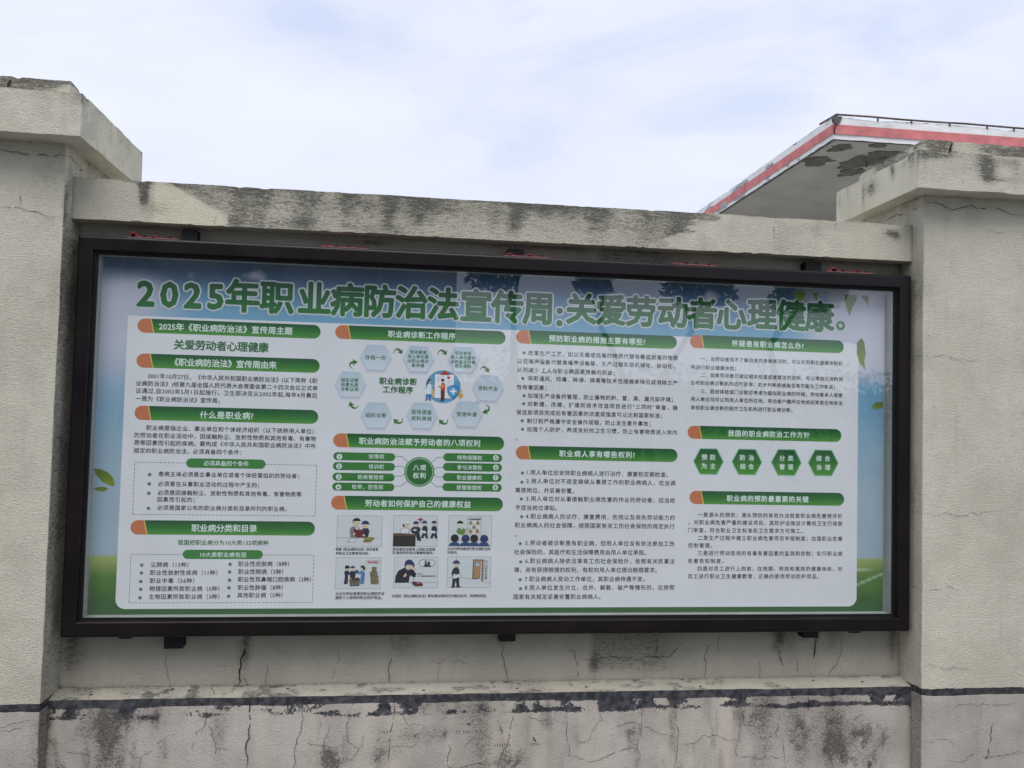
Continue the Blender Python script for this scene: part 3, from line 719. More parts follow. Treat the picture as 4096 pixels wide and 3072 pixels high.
SHAPES = [
('ring', 'title', 2934, 1221, 16),
('head', 's1', 194, 854, 1117, 52),
('head', 's2', 196, 855, 988, 52),
('head', 's3', 197, 856, 796, 52),
('lab', 'b1', 386, 670, 616, 34),
('dot', 'b1', 259, 571, 7.0),
('dot', 'b1', 259, 537, 7.0),
('dot', 'b1', 259, 503, 7.0),
('dot', 'b1', 260, 448, 6.9),
('dash', 'b1', [(205, 612), (856, 619), (857, 430), (206, 422)]),
('head', 's4', 200, 858, 379, 52),
('lab', 'b2', 387, 672, 282, 33),
('dot', 'b2', 245, 242, 6.9),
('dot', 'b2', 245, 214, 6.9),
('dot', 'b2', 244, 183, 6.9),
('dot', 'b2', 245, 155, 6.9),
('dot', 'b2', 244, 124, 6.9),
('dot', 'b2', 556, 246, 7.1),
('dot', 'b2', 555, 218, 7.1),
('dot', 'b2', 556, 188, 7.1),
('dot', 'b2', 555, 160, 7.1),
('dot', 'b2', 555, 129, 7.1),
('dash', 'b2', [(206, 276), (857, 286), (858, 111), (206, 101)]),
('head', 's5', 908, 1557, 1120, 52),
('hexa', 'h0', 1063, 1028, 56, 47),
('hexa', 'h1', 1224, 1028, 56, 48),
('hexa', 'h2', 1396, 1031, 57, 48),
('hexa', 'h3', 1494, 924, 57, 48),
('hexa', 'h4', 1416, 821, 57, 48),
('hexa', 'h5', 1244, 812, 56, 48),
('hexa', 'h6', 1071, 809, 55, 47),
('hexa', 'h7', 971, 923, 55, 47),
('arrow', '', [(1128, 1043), (1135, 1075), (1155, 1061), (1160, 1045)]),
('arrow', '', [(1296, 1045), (1303, 1076), (1323, 1062), (1329, 1047)]),
('arrow', '', [(1462, 992), (1470, 1018), (1489, 1001), (1494, 985)]),
('arrow', '', [(1485, 860), (1511, 852), (1500, 830), (1475, 829)]),
('arrow', '', [(1342, 801), (1343, 777), (1323, 776), (1309, 797)]),
('arrow', '', [(1171, 801), (1172, 775), (1152, 775), (1137, 795)]),
('arrow', '', [(1004, 846), (995, 822), (975, 835), (972, 856)]),
('arrow', '', [(977, 982), (955, 997), (969, 1010), (994, 1008)]),
('illu', '', 1321, 924, 67),
('head', 's6', 914, 1562, 711, 52),
('right', 'r0', 916, 1147, 651, 30),
('num', 'r0', 939, 649, 11),
('right', 'r1', 916, 1147, 614, 30),
('num', 'r1', 939, 613, 11),
('right', 'r2', 916, 1147, 574, 30),
('num', 'r2', 939, 573, 11),
('right', 'r3', 916, 1147, 537, 30),
('num', 'r3', 939, 535, 11),
('right', 'r4', 1329, 1556, 655, 31),
('num', 'r4', 1531, 656, 11),
('right', 'r5', 1329, 1556, 618, 31),
('num', 'r5', 1532, 619, 11),
('right', 'r6', 1329, 1556, 579, 31),
('num', 'r6', 1532, 580, 11),
('right', 'r7', 1329, 1557, 541, 30),
('num', 'r7', 1532, 542, 11),
('hub', '', 1240, 597, 57),
('link', '', [(1147, 655), (1173, 654), (1196, 633)]),
('link', '', [(1147, 616), (1175, 617), (1183, 608)]),
('link', '', [(1147, 580), (1174, 580), (1183, 589)]),
('link', '', [(1147, 541), (1172, 542), (1195, 562)]),
('link', '', [(1329, 654), (1308, 654), (1285, 633)]),
('link', '', [(1329, 616), (1306, 615), (1296, 607)]),
('link', '', [(1329, 579), (1305, 579), (1296, 588)]),
('link', '', [(1329, 541), (1306, 542), (1283, 561)]),
('head', 's7', 914, 1563, 477, 52),
('panel', 'p0', 939, 1106, 312, 429),
('panel', 'p1', 1148, 1315, 315, 432),
('panel', 'p2', 1356, 1522, 317, 434),
('panel', 'p3', 939, 1107, 155, 273),
('panel', 'p4', 1155, 1320, 159, 276),
('panel', 'p5', 1356, 1523, 160, 278),
('head', 's8', 1599, 2244, 1127, 52),
('ring2', 's8', 1610, 728, 4),
('dot', 's8', 1631, 1065, 6.8),
('dot', 's8', 1628, 965, 6.8),
('dot', 's8', 1635, 898, 6.8),
('dot', 's8', 1634, 867, 6.8),
('dot', 's8', 1630, 801, 6.8),
('dot', 's8', 1632, 768, 6.8),
('head', 's9', 1608, 2254, 678, 52),
('ring2', 's9', 1615, 357, 4),
('dot', 's9', 1636, 599, 6.9),
('dot', 's9', 1635, 564, 6.9),
('dot', 's9', 1634, 499, 6.9),
('dot', 's9', 1637, 431, 6.9),
('dot', 's9', 1634, 328, 6.9),
('dot', 's9', 1637, 258, 6.8),
('dot', 's9', 1637, 190, 6.8),
('dot', 's9', 1639, 156, 6.8),
('head', 's10', 2298, 2949, 1134, 52),
('head', 's11', 2294, 2942, 772, 52),
('hexg', 'k0', 2382, 657, 64, 53),
('hexg', 'k1', 2542, 658, 65, 53),
('hexg', 'k2', 2708, 659, 66, 54),
('hexg', 'k3', 2865, 660, 67, 54),
('head', 's12', 2306, 2956, 514, 52),
('leaf', '', [(63, 590), (87, 588), (114, 577), (133, 556), (139, 537), (139, 528), (121, 530), (98, 541), (79, 560), (69, 576)]),
('leaf', '', [(65, 518), (85, 523), (103, 524), (117, 518), (110, 511), (95, 507), (77, 511)]),
('leaf', '', [(2730, 1349), (2754, 1356), (2782, 1350), (2775, 1330), (2762, 1310), (2744, 1322), (2733, 1335)]),
('leaf', '', [(2808, 1350), (2839, 1351), (2832, 1336), (2830, 1317), (2821, 1332)]),
('leaf', '', [(2954, 1350), (3006, 1350), (3002, 1326), (2985, 1298), (2973, 1262), (2961, 1291), (2953, 1321)]),
('leaf', '', [(3020, 1350), (3056, 1349), (3055, 1328), (3053, 1302), (3040, 1328)]),
('leaf', '', [(3006, 1156), (3026, 1173), (3038, 1157), (3045, 1109), (3038, 1076), (3045, 1042), (3021, 1067), (3006, 1107)]),
('leaf', '', [(3070, 892), (3091, 911), (3121, 915), (3122, 890), (3096, 882)]),
]
CRACKS = [
('rec', 1, [(341, 0, -62), (335, 0, -119), (351, 0, -177), (353, 0, -204)]),
('rec', 4, [(617, 0, -30), (615, 0, -82), (603, 0, -122), (601, 0, -163), (598, 0, -206)]),
('rec', 1.5, [(609, 0, -163), (626, 0, -186), (635, 0, -205)]),
('rec', 1, [(699, 0, -121), (696, 0, -158), (700, 0, -199)]),
('rec', 1, [(964, 0, -47), (964, 0, -112), (943, 0, -150), (935, 0, -191)]),
('rec', 0.8, [(520, 0, -133), (557, 0, -129)]),
('sill', 1.2, [(600, -8, -204), (586, -56, -215)]),
('sill', 1.2, [(661, -9, -204), (663, -67, -217)]),
('sill', 1.2, [(356, -17, -206), (345, -69, -218)]),
('sill', 1.2, [(504, -17, -206), (524, -62, -216)]),
('sill', 1.2, [(835, -14, -205), (833, -61, -216)]),
('sill', 1.2, [(89, -24, -208), (96, -65, -217)]),
('pli', 3, [(665, -81, -213), (656, -81, -257), (657, -81, -325), (654, -81, -370), (647, -81, -409), (653, -81, -493)]),
('pli', 1.2, [(515, -81, -241), (508, -81, -277), (502, -81, -313), (472, -81, -343), (460, -81, -388), (448, -81, -487)]),
('pli', 1.2, [(502, -81, -313), (526, -81, -333), (540, -81, -378), (545, -81, -395), (538, -81, -490)]),
('pli', 1, [(545, -81, -396), (584, -81, -407)]),
('pli', 1.6, [(837, -81, -249), (844, -81, -295), (837, -81, -346), (826, -81, -385), (823, -81, -447), (815, -81, -498)]),
('pli', 1, [(827, -81, -388), (873, -81, -391), (918, -81, -396), (1009, -81, -392)]),
('pli', 1, [(947, -81, -314), (928, -81, -365), (921, -81, -399), (920, -81, -444)]),
('pli', 1, [(396, -81, -341), (348, -81, -371), (315, -81, -409), (288, -81, -425), (288, -81, -483)]),
('pli', 1, [(288, -81, -425), (239, -81, -396)]),
('pli', 0.8, [(235, -81, -283), (235, -81, -349), (241, -81, -396)]),
('pli', 1, [(153, -81, -424), (110, -81, -412), (78, -81, -403), (-11, -81, -404)]),
('post', 1, [(-158, -149, -286), (-128, -149, -276), (-87, -149, -271), (-37, -149, -267)]),
('post', 1, [(-157, -149, -297), (-127, -149, -300), (-87, -149, -290)]),
('rec', 1.6, [(1150, 0, -19), (1154, 0, -123), (1146, 0, -147), (1148, 0, -188), (1155, 0, -203)]),
('rec', 0.8, [(1308, 0, -125), (1336, 0, -131), (1353, 0, -115), (1414, 0, -117), (1453, 0, -130)]),
('rec', 0.8, [(1337, 0, -131), (1333, 0, -200)]),
('rec', 1.6, [(1589, 0, -49), (1587, 0, -128), (1598, 0, -176), (1604, 0, -202)]),
('rec', 1.4, [(1822, 0, -64), (1863, 0, -98), (1875, 0, -137), (1868, 0, -204)]),
('rec', 1.5, [(1874, 0, -120), (1914, 0, -123), (1964, 0, -114), (2034, 0, -119), (2139, 0, -115), (2194, 0, -114), (2246, 0, -114), (2266, 0, -91)]),
('rec', 1, [(2180, 0, -27), (2182, 0, -113)]),
('rec', 1, [(2139, 0, -116), (2139, 0, -190)]),
('pli', 1.5, [(1167, -81, -238), (1174, -81, -284), (1164, -81, -336), (1160, -81, -381), (1158, -81, -427), (1156, -81, -467)]),
('pli', 1.2, [(1015, -81, -258), (1008, -81, -310), (1003, -81, -361), (1008, -81, -387), (1049, -81, -410), (1027, -81, -450), (987, -81, -457)]),
('pli', 1, [(1061, -81, -362), (1064, -81, -374), (1114, -81, -383), (1157, -81, -384)]),
('pli', 1, [(1049, -81, -410), (1062, -81, -374)]),
('pli', 1, [(1157, -81, -409), (1195, -81, -408), (1238, -81, -412), (1264, -81, -390)]),
('pli', 1.5, [(1360, -81, -270), (1361, -81, -369), (1386, -81, -421), (1378, -81, -485), (1425, -81, -489), (1507, -81, -479), (1551, -81, -476)]),
('pli', 1.5, [(1614, -81, -237), (1610, -81, -322), (1603, -81, -386), (1583, -81, -426), (1572, -81, -452), (1550, -81, -480)]),
('pli', 1, [(1616, -81, -319), (1676, -81, -311), (1724, -81, -327), (1815, -81, -332)]),
('pli', 1.2, [(1824, -81, -291), (1821, -81, -349), (1833, -81, -450), (1826, -81, -526)]),
('pli', 1.3, [(1833, -81, -456), (1873, -81, -468), (1922, -81, -480), (1989, -81, -457), (2044, -81, -437), (2094, -81, -436)]),
('pli', 1.2, [(2110, -81, -284), (2110, -81, -356), (2097, -81, -415), (2093, -81, -533)]),
('pli', 1, [(1933, -81, -272), (1956, -81, -326), (1914, -81, -372), (1899, -81, -413)]),
('pli', 1.1, [(1956, -81, -326), (2024, -81, -351), (2080, -81, -337), (2136, -81, -356), (2180, -81, -381), (2244, -81, -397)]),
('pli', 0.9, [(1174, -81, -278), (1203, -81, -290), (1225, -81, -331), (1303, -81, -343)]),
('pli', 0.8, [(1469, -81, -389), (1449, -81, -400), (1432, -81, -417)]),
('pli', 2.2, [(1409, -81, -329), (1457, -81, -328)]),
('pli', 4, [(1694, -81, -382), (1705, -81, -403)]),
('pli', 2.5, [(1566, -81, -338), (1576, -81, -373)]),
('pli', 1.2, [(1093, -81, -468), (1115, -81, -443), (1149, -81, -424)]),
('rec', 1.5, [(2178, 0, -20), (2183, 0, -112), (2243, 0, -116), (2293, 0, -63)]),
('rec', 1.5, [(2164, 0, -118), (2183, 0, -112)]),
('rec', 1.2, [(2443, 0, -21), (2441, 0, -75), (2448, 0, -105)]),
('rec', 1.6, [(2437, 0, -45), (2402, 0, -78), (2385, 0, -121), (2388, 0, -203)]),
('rec', 1, [(2614, 0, -133), (2614, 0, -207)]),
('rec', 2, [(2698, 0, -23), (2699, 0, -97), (2717, 0, -158)]),
('rec', 1.3, [(2764, 0, -125), (2777, 0, -158), (2777, 0, -209)]),
('rec', 4, [(2849, 0, -48), (2850, 0, -99), (2845, 0, -126)]),
('rec', 1.2, [(2963, 0, -25), (2958, 0, -120), (2919, 0, -174), (2909, 0, -211)]),
('sill', 1, [(2387, -2, -203), (2387, -57, -215)]),
('sill', 1, [(2750, -30, -209), (2777, -68, -218)]),
('pli', 1.2, [(2247, -81, -295), (2255, -81, -391), (2250, -81, -455), (2228, -81, -537)]),
('pli', 1, [(2256, -81, -423), (2313, -81, -424), (2353, -81, -393), (2404, -81, -391), (2442, -81, -408), (2493, -81, -413)]),
('pli', 0.9, [(2403, -81, -291), (2407, -81, -391)]),
('pli', 1.2, [(2501, -81, -280), (2516, -81, -332), (2499, -81, -390), (2487, -81, -461), (2471, -81, -544)]),
('pli', 1, [(2516, -81, -358), (2550, -81, -359), (2592, -81, -370)]),
('pli', 1.1, [(2487, -81, -467), (2538, -81, -478), (2587, -81, -489), (2635, -81, -481), (2683, -81, -482)]),
('pli', 1.2, [(2663, -81, -283), (2647, -81, -387), (2683, -81, -446), (2691, -81, -550)]),
('pli', 1, [(2647, -81, -393), (2599, -81, -415)]),
('pli', 0.8, [(2313, -81, -424), (2324, -81, -454)]),
('pli', 3, [(2778, -81, -253), (2782, -81, -308)]),
('post', 1, [(3221, -149, -119), (3257, -149, -114), (3303, -149, -128), (3354, -149, -127), (3426, -149, -129)]),
('post', 1.1, [(3311, -149, -272), (3376, -149, -270), (3426, -149, -269), (3477, -149, -270), (3535, -149, -279), (3578, -149, -277), (3630, -149, -268)]),
('post', 1, [(3226, -149, -404), (3312, -149, -404), (3355, -149, -430)]),
('post', 2.4, [(3520, -149, -348), (3507, -149, -394), (3491, -149, -479), (3484, -149, -531)]),
('post', 1.4, [(3319, -149, -484), (3427, -149, -464), (3491, -149, -479), (3571, -149, -471), (3673, -149, -467)]),
('post', 0.8, [(3477, -149, -239), (3466, -149, -288), (3466, -149, -327)]),
('post', 1, [(3218, -149, 1099), (3290, -149, 1101), (3339, -149, 1093), (3457, -149, 1093)]),
('post', 1, [(3221, -149, 475), (3312, -149, 480), (3370, -149, 465), (3448, -149, 475), (3585, -149, 474)]),
('post', 1, [(3223, -149, 172), (3294, -149, 179), (3342, -149, 183), (3449, -149, 178)]),
('revR', 1.2, [(3216, -72, 1086), (3216, -115, 1099), (3216, -151, 1099)]),
('revR', 1.2, [(3216, -74, 480), (3216, -119, 480), (3216, -156, 476)]),
('revR', 1.2, [(3216, -77, 171), (3216, -151, 172)]),
('post', 2, [(3225, -149, 1711), (3266, -149, 1717), (3300, -149, 1706), (3362, -149, 1697), (3438, -149, 1704), (3548, -149, 1704), (3590, -149, 1687), (3674, -149, 1675)]),
('post', 1, [(3479, -149, 1626), (3542, -149, 1607), (3674, -149, 1603)]),
('revR', 2, [(3216, -157, 1709), (3216, -79, 1699), (3216, -2, 1698), (3216, 66, 1708), (3216, 174, 1709)]),
('post', 2, [(-264, -149, 1698), (-224, -149, 1697), (-193, -149, 1697), (-157, -149, 1691), (-103, -149, 1693), (-54, -149, 1697), (-33, -149, 1692)]),
('revL', 2, [(-33, -144, 1694), (-33, -97, 1701), (-33, -59, 1693), (-33, 18, 1696)]),
('post', 1.2, [(-254, -149, 1490), (-210, -149, 1501), (-179, -149, 1503), (-152, -149, 1490), (-125, -149, 1489), (-93, -149, 1479), (-33, -149, 1475)]),
('post', 1.2, [(-175, -149, 1546), (-175, -149, 1508)]),
('beam', 1, [(2624, -75, 1636), (2619, -75, 1584), (2621, -75, 1536)]),
('beam', 1, [(2884, -75, 1636), (2881, -75, 1598)]),
('beam', 1, [(357, -75, 1637), (359, -75, 1595)]),
('beam', 1, [(470, -75, 1531), (468, -75, 1495)]),
]

for plane, wd, pts in CRACKS:
    nrm, par, name_amp = PL[plane]
    if par is None: par = pl if pts[0][0] < 1500 else pr
    ribbon('crack', pts, wd*.00062, nrm, par, M['crack'])
for k_, (x0, x1, zc) in enumerate(((1402, 1508, -358), (1547, 1626, -410), (1684, 1737, -410), (1130, 1170, -352), (1870, 1905, -408))):
    n_ = int((x1-x0)/9); name_amp = .0028
    for q in range(n_):
        if rng.rand() < .8: ribbon('scratch', [(x0+q*9, -81, zc+3+rng.rand()*3), (x0+q*9+3, -81, zc-4-rng.rand()*3)], .0011, (0, -1, 0), wall, M['crack'])
for hx_, hy_ in ((.10, -.05), (.37, -.022), (.43, -.035), (.78, -.03), (1.28, -.055), (1.545, -.04), (1.63, -.055), (2.83, -.03), (3.03, -.045), (1.90, -.05), (2.35, -.06)):
    V, Fc = [], []; k_ = 9; zz = ZS+(ZSF-ZS)*(-hy_/-YS)+.0022
    V = [(hx_+(.004+.003*rng.rand())*math.cos(2*math.pi*i/k_), hy_+(.004+.002*rng.rand())*math.sin(2*math.pi*i/k_), zz) for i in range(k_)]
    mesh_obj('chipped_hole', V, [tuple(range(k_))], M['crack'], wall)
name_amp = .006
ribbon('crack', [(-195, -213, 1925), (-200, -213, 1915), (-204, -213, 1890)], .004, (0, -1, 0), pl, M['crack'])
ribbon('crack', [(3292, -204, 1947), (3289, -204, 1925), (3288, -204, 1900)], .004, (0, -1, 0), pr, M['crack'])

# ---------------- display case
W_, H_, FY = 3.2, 1.4287, -0.10
case = tag(empty('notice_case', (1.6, -.05, 0)), 'long dark brown framed glass display case mounted on the cream wall', 'notice board')
FW = .060
import bmesh
def mitred(name, prof, x0, x1, z0, z1, mat, parent, side):
    """one mitred member of a picture frame; prof = [(inset from outer edge, y)]"""
    V, Fc = [], []
    n = len(prof)
    x0g, x1g, z0g, z1g = (x0+.0003, x1-.0003, z0, z1) if side in 'TB' else (x0, x1, z0+.0003, z1-.0003)
    for end in (0, 1):
        for s_, y in prof:
            if side == 'B': V.append(((x0g+s_) if end == 0 else (x1g-s_), y, z0+s_))
            if side == 'T': V.append(((x0g+s_) if end == 0 else (x1g-s_), y, z1-s_))
            if side == 'L': V.append((x0+s_, y, (z0g+s_) if end == 0 else (z1g-s_)))
            if side == 'R': V.append((x1-s_, y, (z0g+s_) if end == 0 else (z1g-s_)))
    for i in range(n):
        j = (i+1) % n
        q = (i, j, n+j, n+i)
        Fc.append(q if side in 'TL' else q[::-1])
    return mesh_obj(name, V, Fc, mat, parent)
def arc(cx, cy, r, a0, a1, k=5):
    return [(cx+r*math.cos(R(a0+(a1-a0)*i/k)), cy+r*math.sin(R(a0+(a1-a0)*i/k))) for i in range(k+1)]
prof = [(0.0, -.012)]+[(0.0, -.088)]+arc(.012, -.088, .012, 180, 270, 5)[1:]+[(.050, FY)]+arc(.050, FY+.004, .004, 270, 360, 3)[1:]+[(.056, -.086), (.060, -.085), (.060, -.070), (.050, -.012)]
for s_ in 'TBLR':
    o = mitred('frame_rail', prof, 0, W_, 0, H_, M['frame'], case, s_)
    for p_ in o.data.polygons: p_.use_smooth = False
gprof = [(.0602, -.083), (.0602, -.0665), (.064, -.0665), (.067, -.079), (.066, -.083)]
for s_ in 'TBLR': mitred('rubber_gasket', gprof, 0, W_, 0, H_, M['gasket'], case, s_)
mesh_obj('back_panel', *box(.05, W_-.05, -.0205, -.012, .05, H_-.05), M['case'], case)
lip = [(.0605, -.066), (.0605, -.0206), (.0635, -.0206), (.0635, -.066)]
for s_ in 'TBLR': mitred('inner_lip', lip, 0, W_, 0, H_, M['case'], case, s_)
g0, g1, h0, h1 = .0645, W_-.0645, .0645, H_-.0645
V, Fc = box(g0, g1, -.0775, -.0735, h0, h1)
pane = mesh_obj('glass_pane', V, Fc, M['glass'], case)
pane.data.materials.append(M['clear'])
for p_ in pane.data.polygons: p_.material_index = 0 if p_.normal.y < -.5 else 1
# honeycomb border on the back of the pane
def border():
    V, Fc, fa = [], [], []
    def strip(a, b_, c, d, w_):
        k = len(V); V.extend([a, b_, c, d]); Fc.append((k, k+1, k+2, k+3)); fa.extend([w_, w_, w_*.45, w_*.45])
    y = -.0728; e = .0655; w2 = .026
    o_, i_ = (e, e), (e+w2, e+w2)
    X0, X1, Z0, Z1 = e, W_-e, e, H_-e
    strip((X0, y, Z0), (X0, y, Z1), (X0+.024, y, Z1-w2), (X0+.024, y, Z0+w2), .85)
    strip((X1, y, Z1), (X1, y, Z0), (X1-.024, y, Z0+w2), (X1-.024, y, Z1-w2), .85)
    strip((X0, y, Z1), (X1, y, Z1), (X1-.024, y, Z1-w2), (X0+.024, y, Z1-w2), .34)
    strip((X1, y, Z0), (X0, y, Z0), (X0+.024, y, Z0+w2), (X1-.024, y, Z0+w2), .16)
    return V, Fc, fa
V, Fc, fa = border()
mesh_obj('honeycomb_border', V, Fc, M['frit'], case, False, {'fade': np.array(fa)})
for x0, x1, z0, z1 in ((.344, .397, 1.431, 1.477), (1.556, 1.618, 1.431, 1.466), (2.772, 2.841, 1.431, 1.474)):
    V, Fc = joinvf([bevel_box(x0, x1, -.045, 0.004, z0-.006, z1, .002, 1), bevel_box(x0+.004, x1-.004, -.062, -.028, z0-.012, z0+.004, .002, 1), tube([((x0+x1)/2, -.047, z0+.013), ((x0+x1)/2, -.025, z0+.013)], .009, 10)])
    mesh_obj('mounting_bracket', V, Fc, M['bracket'], case)
for x0, x1, z0, z1 in ((.338, .405, -.055, .01), (1.559, 1.622, -.040, .01), (2.776, 2.840, -.036, .01)):
    V, Fc = joinvf([bevel_box(x0, x1, -.045, 0.004, z0, z1, .002, 1), bevel_box(x0+.004, x1-.004, -.062, -.028, .002, .012, .002, 1)])
    mesh_obj('mounting_bracket', V, Fc, M['bracket'], case)
for x0, x1 in ((.19, .235), (2.955, 3.005)):
    mesh_obj('hinge_lug', *bevel_box(x0, x1, -.075, -.035, -.010, .002, .002, 1), M['bracket'], case)
# red paper remains stuck along the top of the case
def scrap(x0, x1, seed, label, lump):
    r_ = random.Random(seed)
    t_ = tag(empty('torn_banner_strip', ((x0+x1)/2, -.07, H_)), label, 'paper strip', 'torn red paper strips along the top of the case')
    n = 40; V, Fc = [], []
    zt = H_+.0012
    for i in range(n+1):
        u = i/n; x = x0+(x1-x0)*u
        z = zt+.0004+.007*math.exp(-((u-.5-.03*seed)/.06)**2)*(seed % 2)+.014*lump*math.exp(-((u-.10)/.07)**2)
        hh = .0030+.0022*r_.random()*abs(math.sin(u*13+seed))+.006*lump*math.exp(-((u-.10)/.07)**2)
        V += [(x, -.086+.004*r_.random(), z+hh), (x, -.089+.004*r_.random(), z-.0005), (x+.003, -.052+.006*r_.random(), z+hh+.001)]
    for i in range(n):
        a = 3*i; Fc += [(a, a+1, a+4, a+3), (a+2, a, a+3, a+5)]
    mesh_obj('red_paper', V, Fc, M['red'], t_)
    mesh_obj('backing_strip', *box(x0-.008, x1+.012, -.0895, -.056, H_, H_+.0016), M['redwhite'], t_)
    for q in range(3):
        cx = x0+(x1-x0)*(.30+.27*q+.05*r_.random())
        V, Fc = [], []
        m_ = 7
        for j in range(m_+1):
            a = math.pi*j/m_
            V += [(cx+.011*math.cos(a), -.080, zt+.0008+.0075*math.sin(a)), (cx+.011*math.cos(a), -.064, zt+.0008+.0065*math.sin(a))]
        for j in range(m_): Fc.append((2*j, 2*j+1, 2*j+3, 2*j+2))
        mesh_obj('dark_curl', V, Fc, M['bracket'], t_)
scrap(.170, .331, 1, 'torn red paper strip with a crumpled lump, beside the left top bracket', 1.0)
scrap(.857, 1.012, 2, 'thin torn red strip on the case top between the left and middle brackets', .35)
scrap(1.542, 1.700, 3, 'torn red strip lying in front of the middle top bracket', .5)
scrap(2.203, 2.372, 4, 'flat torn red strip on the case top between the middle and right brackets', .2)
scrap(2.852, 3.030, 5, 'pinkish crumpled paper strip right of the right top bracket', .9)

# ---------------- poster
PYB = -.0405
LAY = {}
def plane_y(k): return -.0250-.00012*k
poster = tag(empty('poster', (1.6, -.025, .07)), 'health campaign poster with green banner headings in four columns, behind the glass', 'poster')
def inked(name, V, Fc, col, parent, lay):
    """flat print: V = [(x, z)], col one sRGB colour or one per vertex"""
    n = len(V)
    c = np.array([lin(q)+(1,) for q in col]) if isinstance(col[0], (tuple, list)) else np.tile(np.array(lin(col)+(1,)), (n, 1))
    V3 = [(x, plane_y(lay), z) for x, z in V]
    return mesh_obj(name, V3, Fc, M['ink'], parent, False, {'ink': c})

# sheet with printed sky, clouds and meadow
PX0, PX1, PZ0, PZ1 = .057, 3.126, .060, 1.368
def sheet_print():
    nx, nz = 300, 130
    X, Zz = np.meshgrid(np.linspace(PX0, PX1, nx+1), np.linspace(PZ0, PZ1, nz+1), indexing='ij')
    x, z = X.ravel(), Zz.ravel(); P = np.stack([x, z*0, z], 1)
    def C(*c): return np.array(lin(c))
    def mixc(a, b_, f): return a+(b_-a)*f[:, None]
    c = mixc(np.tile(C(120, 172, 204), (len(x), 1)), C(54, 86, 118), sstep(1.14, 1.36, z))  # printed sky gradient, top deepened further as painted shade under the frame
    c = mixc(c, C(168, 186, 200), sstep(1.10, .45, z)*.9)
    n_ = fbm(P, (5, 1, 7), 5, 3)
    cl = sstep(.62, .76, n_+.35*np.exp(-((x-.16)/.14)**2-((z-1.15)/.16)**2)+.30*np.exp(-((x-3.05)/.30)**2-((z-1.25)/.14)**2)-.16)
    cl = np.maximum(cl, sstep(.40, .10, x+(n_-.5)*.25)*sstep(1.33, 1.24, z+(n_-.5)*.06)*sstep(.80, 1.05, z)*.95)
    cl = np.maximum(cl, sstep(2.68, 2.86, x+(n_-.5)*.3)*sstep(.95, 1.05, z))
    cl = np.clip(cl, 0, 1)*sstep(.5, .8, z)
    c = mixc(c, C(206, 206, 220), cl*.9)
    bl = np.exp(-((x-3.08)/.07)**2-((z-.90)/.10)**2)*(.6+.8*n_)
    c = mixc(c, C(104, 158, 192), np.clip(bl, 0, 1)*.5)
    c = mixc(c, C(100, 160, 205), np.clip(np.exp(-((x-2.86)/.03)**2-((z-1.29)/.05)**2), 0, 1)*.9)
    # meadow
    g = sstep(.283, .274, z+.006*np.sin(x*2.1))
    gr = mixc(mixc(np.tile(C(164, 180, 108), (len(x), 1)), C(82, 126, 52), sstep(.29, .20, z+(n_-.5)*.05)), C(54, 96, 50), sstep(.20, .09, z+(fbm(P, (9, 1, 25), 4, 8)-.5)*.08))
    ln = np.exp(-((z-(.225+.006*np.sin(x*9)))/.0022)**2)*(x > 2.9)+np.exp(-((z-(.165+(x-3.0)*.40))/.004)**2)*(x > 2.95)
    gr = mixc(gr, C(200, 214, 190), np.clip(ln, 0, 1)*.8)
    c = mixc(c, gr, g)
    i, j = np.meshgrid(np.arange(nx), np.arange(nz), indexing='ij'); q = (i*(nz+1)+j).ravel()
    Fc = np.stack([q, q+nz+1, q+nz+2, q+1], 1)
    V3 = np.stack([x, np.full_like(x, plane_y(0)), z], 1)
    mesh_obj('printed_sheet', V3, Fc, M['ink'], poster, False, {'ink': np.concatenate([c, np.ones((len(x), 1))], 1)})
sheet_print()
mesh_obj('sheet_backing', *box(PX0, PX1, -.0248, -.0205, PZ0, PZ1), M['white_paint'], poster)
def rrect(x0, x1, z0, z1, r, k=8, corners='1111'):
    V = []
    for (cx, cz, a), on in zip(((x1-r, z1-r, 0), (x0+r, z1-r, 90), (x0+r, z0+r, 180), (x1-r, z0+r, 270)), corners):
        if on == '1': V += [(cx+r*math.cos(R(a+90*i/k)), cz+r*math.sin(R(a+90*i/k))) for i in range(k+1)]
        else: V += [(cx+(r if a in (0, 270) else -r), cz+(r if a in (0, 90) else -r))]
    return V
PANEL = (229, 230, 236)
V = rrect(.159, 3.013, .084, 1.152, .035, 8, '1011')
inked('text_panel', V, [tuple(range(len(V)))], PANEL, poster, 1)

# glyph meshes: each character is built once
GL = {}
def glyph(ch):
    if ch in GL: return GL[ch]
    def mk(s_):
        c = bpy.data.curves.new('g', 'FONT'); c.body = s_; c.resolution_u = 2
        o = bpy.data.objects.new('g', c); COL.objects.link(o)
        bpy.context.view_layer.update()
        dg = bpy.context.evaluated_depsgraph_get(); me = bpy.data.meshes.new_from_object(o.evaluated_get(dg))
        v = [(q.co.x, q.co.y) for q in me.vertices]; f = [tuple(p.vertices) for p in me.polygons]
        bpy.data.objects.remove(o); bpy.data.curves.remove(c); bpy.data.meshes.remove(me)
        return v, f
    if ch == ' ':
        GL[ch] = ([], [], .25); return GL[ch]
    v, f = mk(ch)
    if ord(ch) < 0x2000 or ch in '“”':
        adv = max(q[0] for q in mk(ch+'口')[0])-REF
    else: adv = 1.0
    GL[ch] = (v, f, adv); return GL[ch]
_c = bpy.data.curves.new('g', 'FONT'); _c.body = '口'; _o = bpy.data.objects.new('g', _c); COL.objects.link(_o)
bpy.context.view_layer.update()
REF = max(q.co.x for q in bpy.data.meshes.new_from_object(_o.evaluated_get(bpy.context.evaluated_depsgraph_get())).vertices)
bpy.data.objects.remove(_o)
INK = {'K': (34, 36, 40), 'G': (44, 112, 56), 'W': (222, 238, 232), 'g': (40, 96, 50), 'D': (44, 112, 56)}
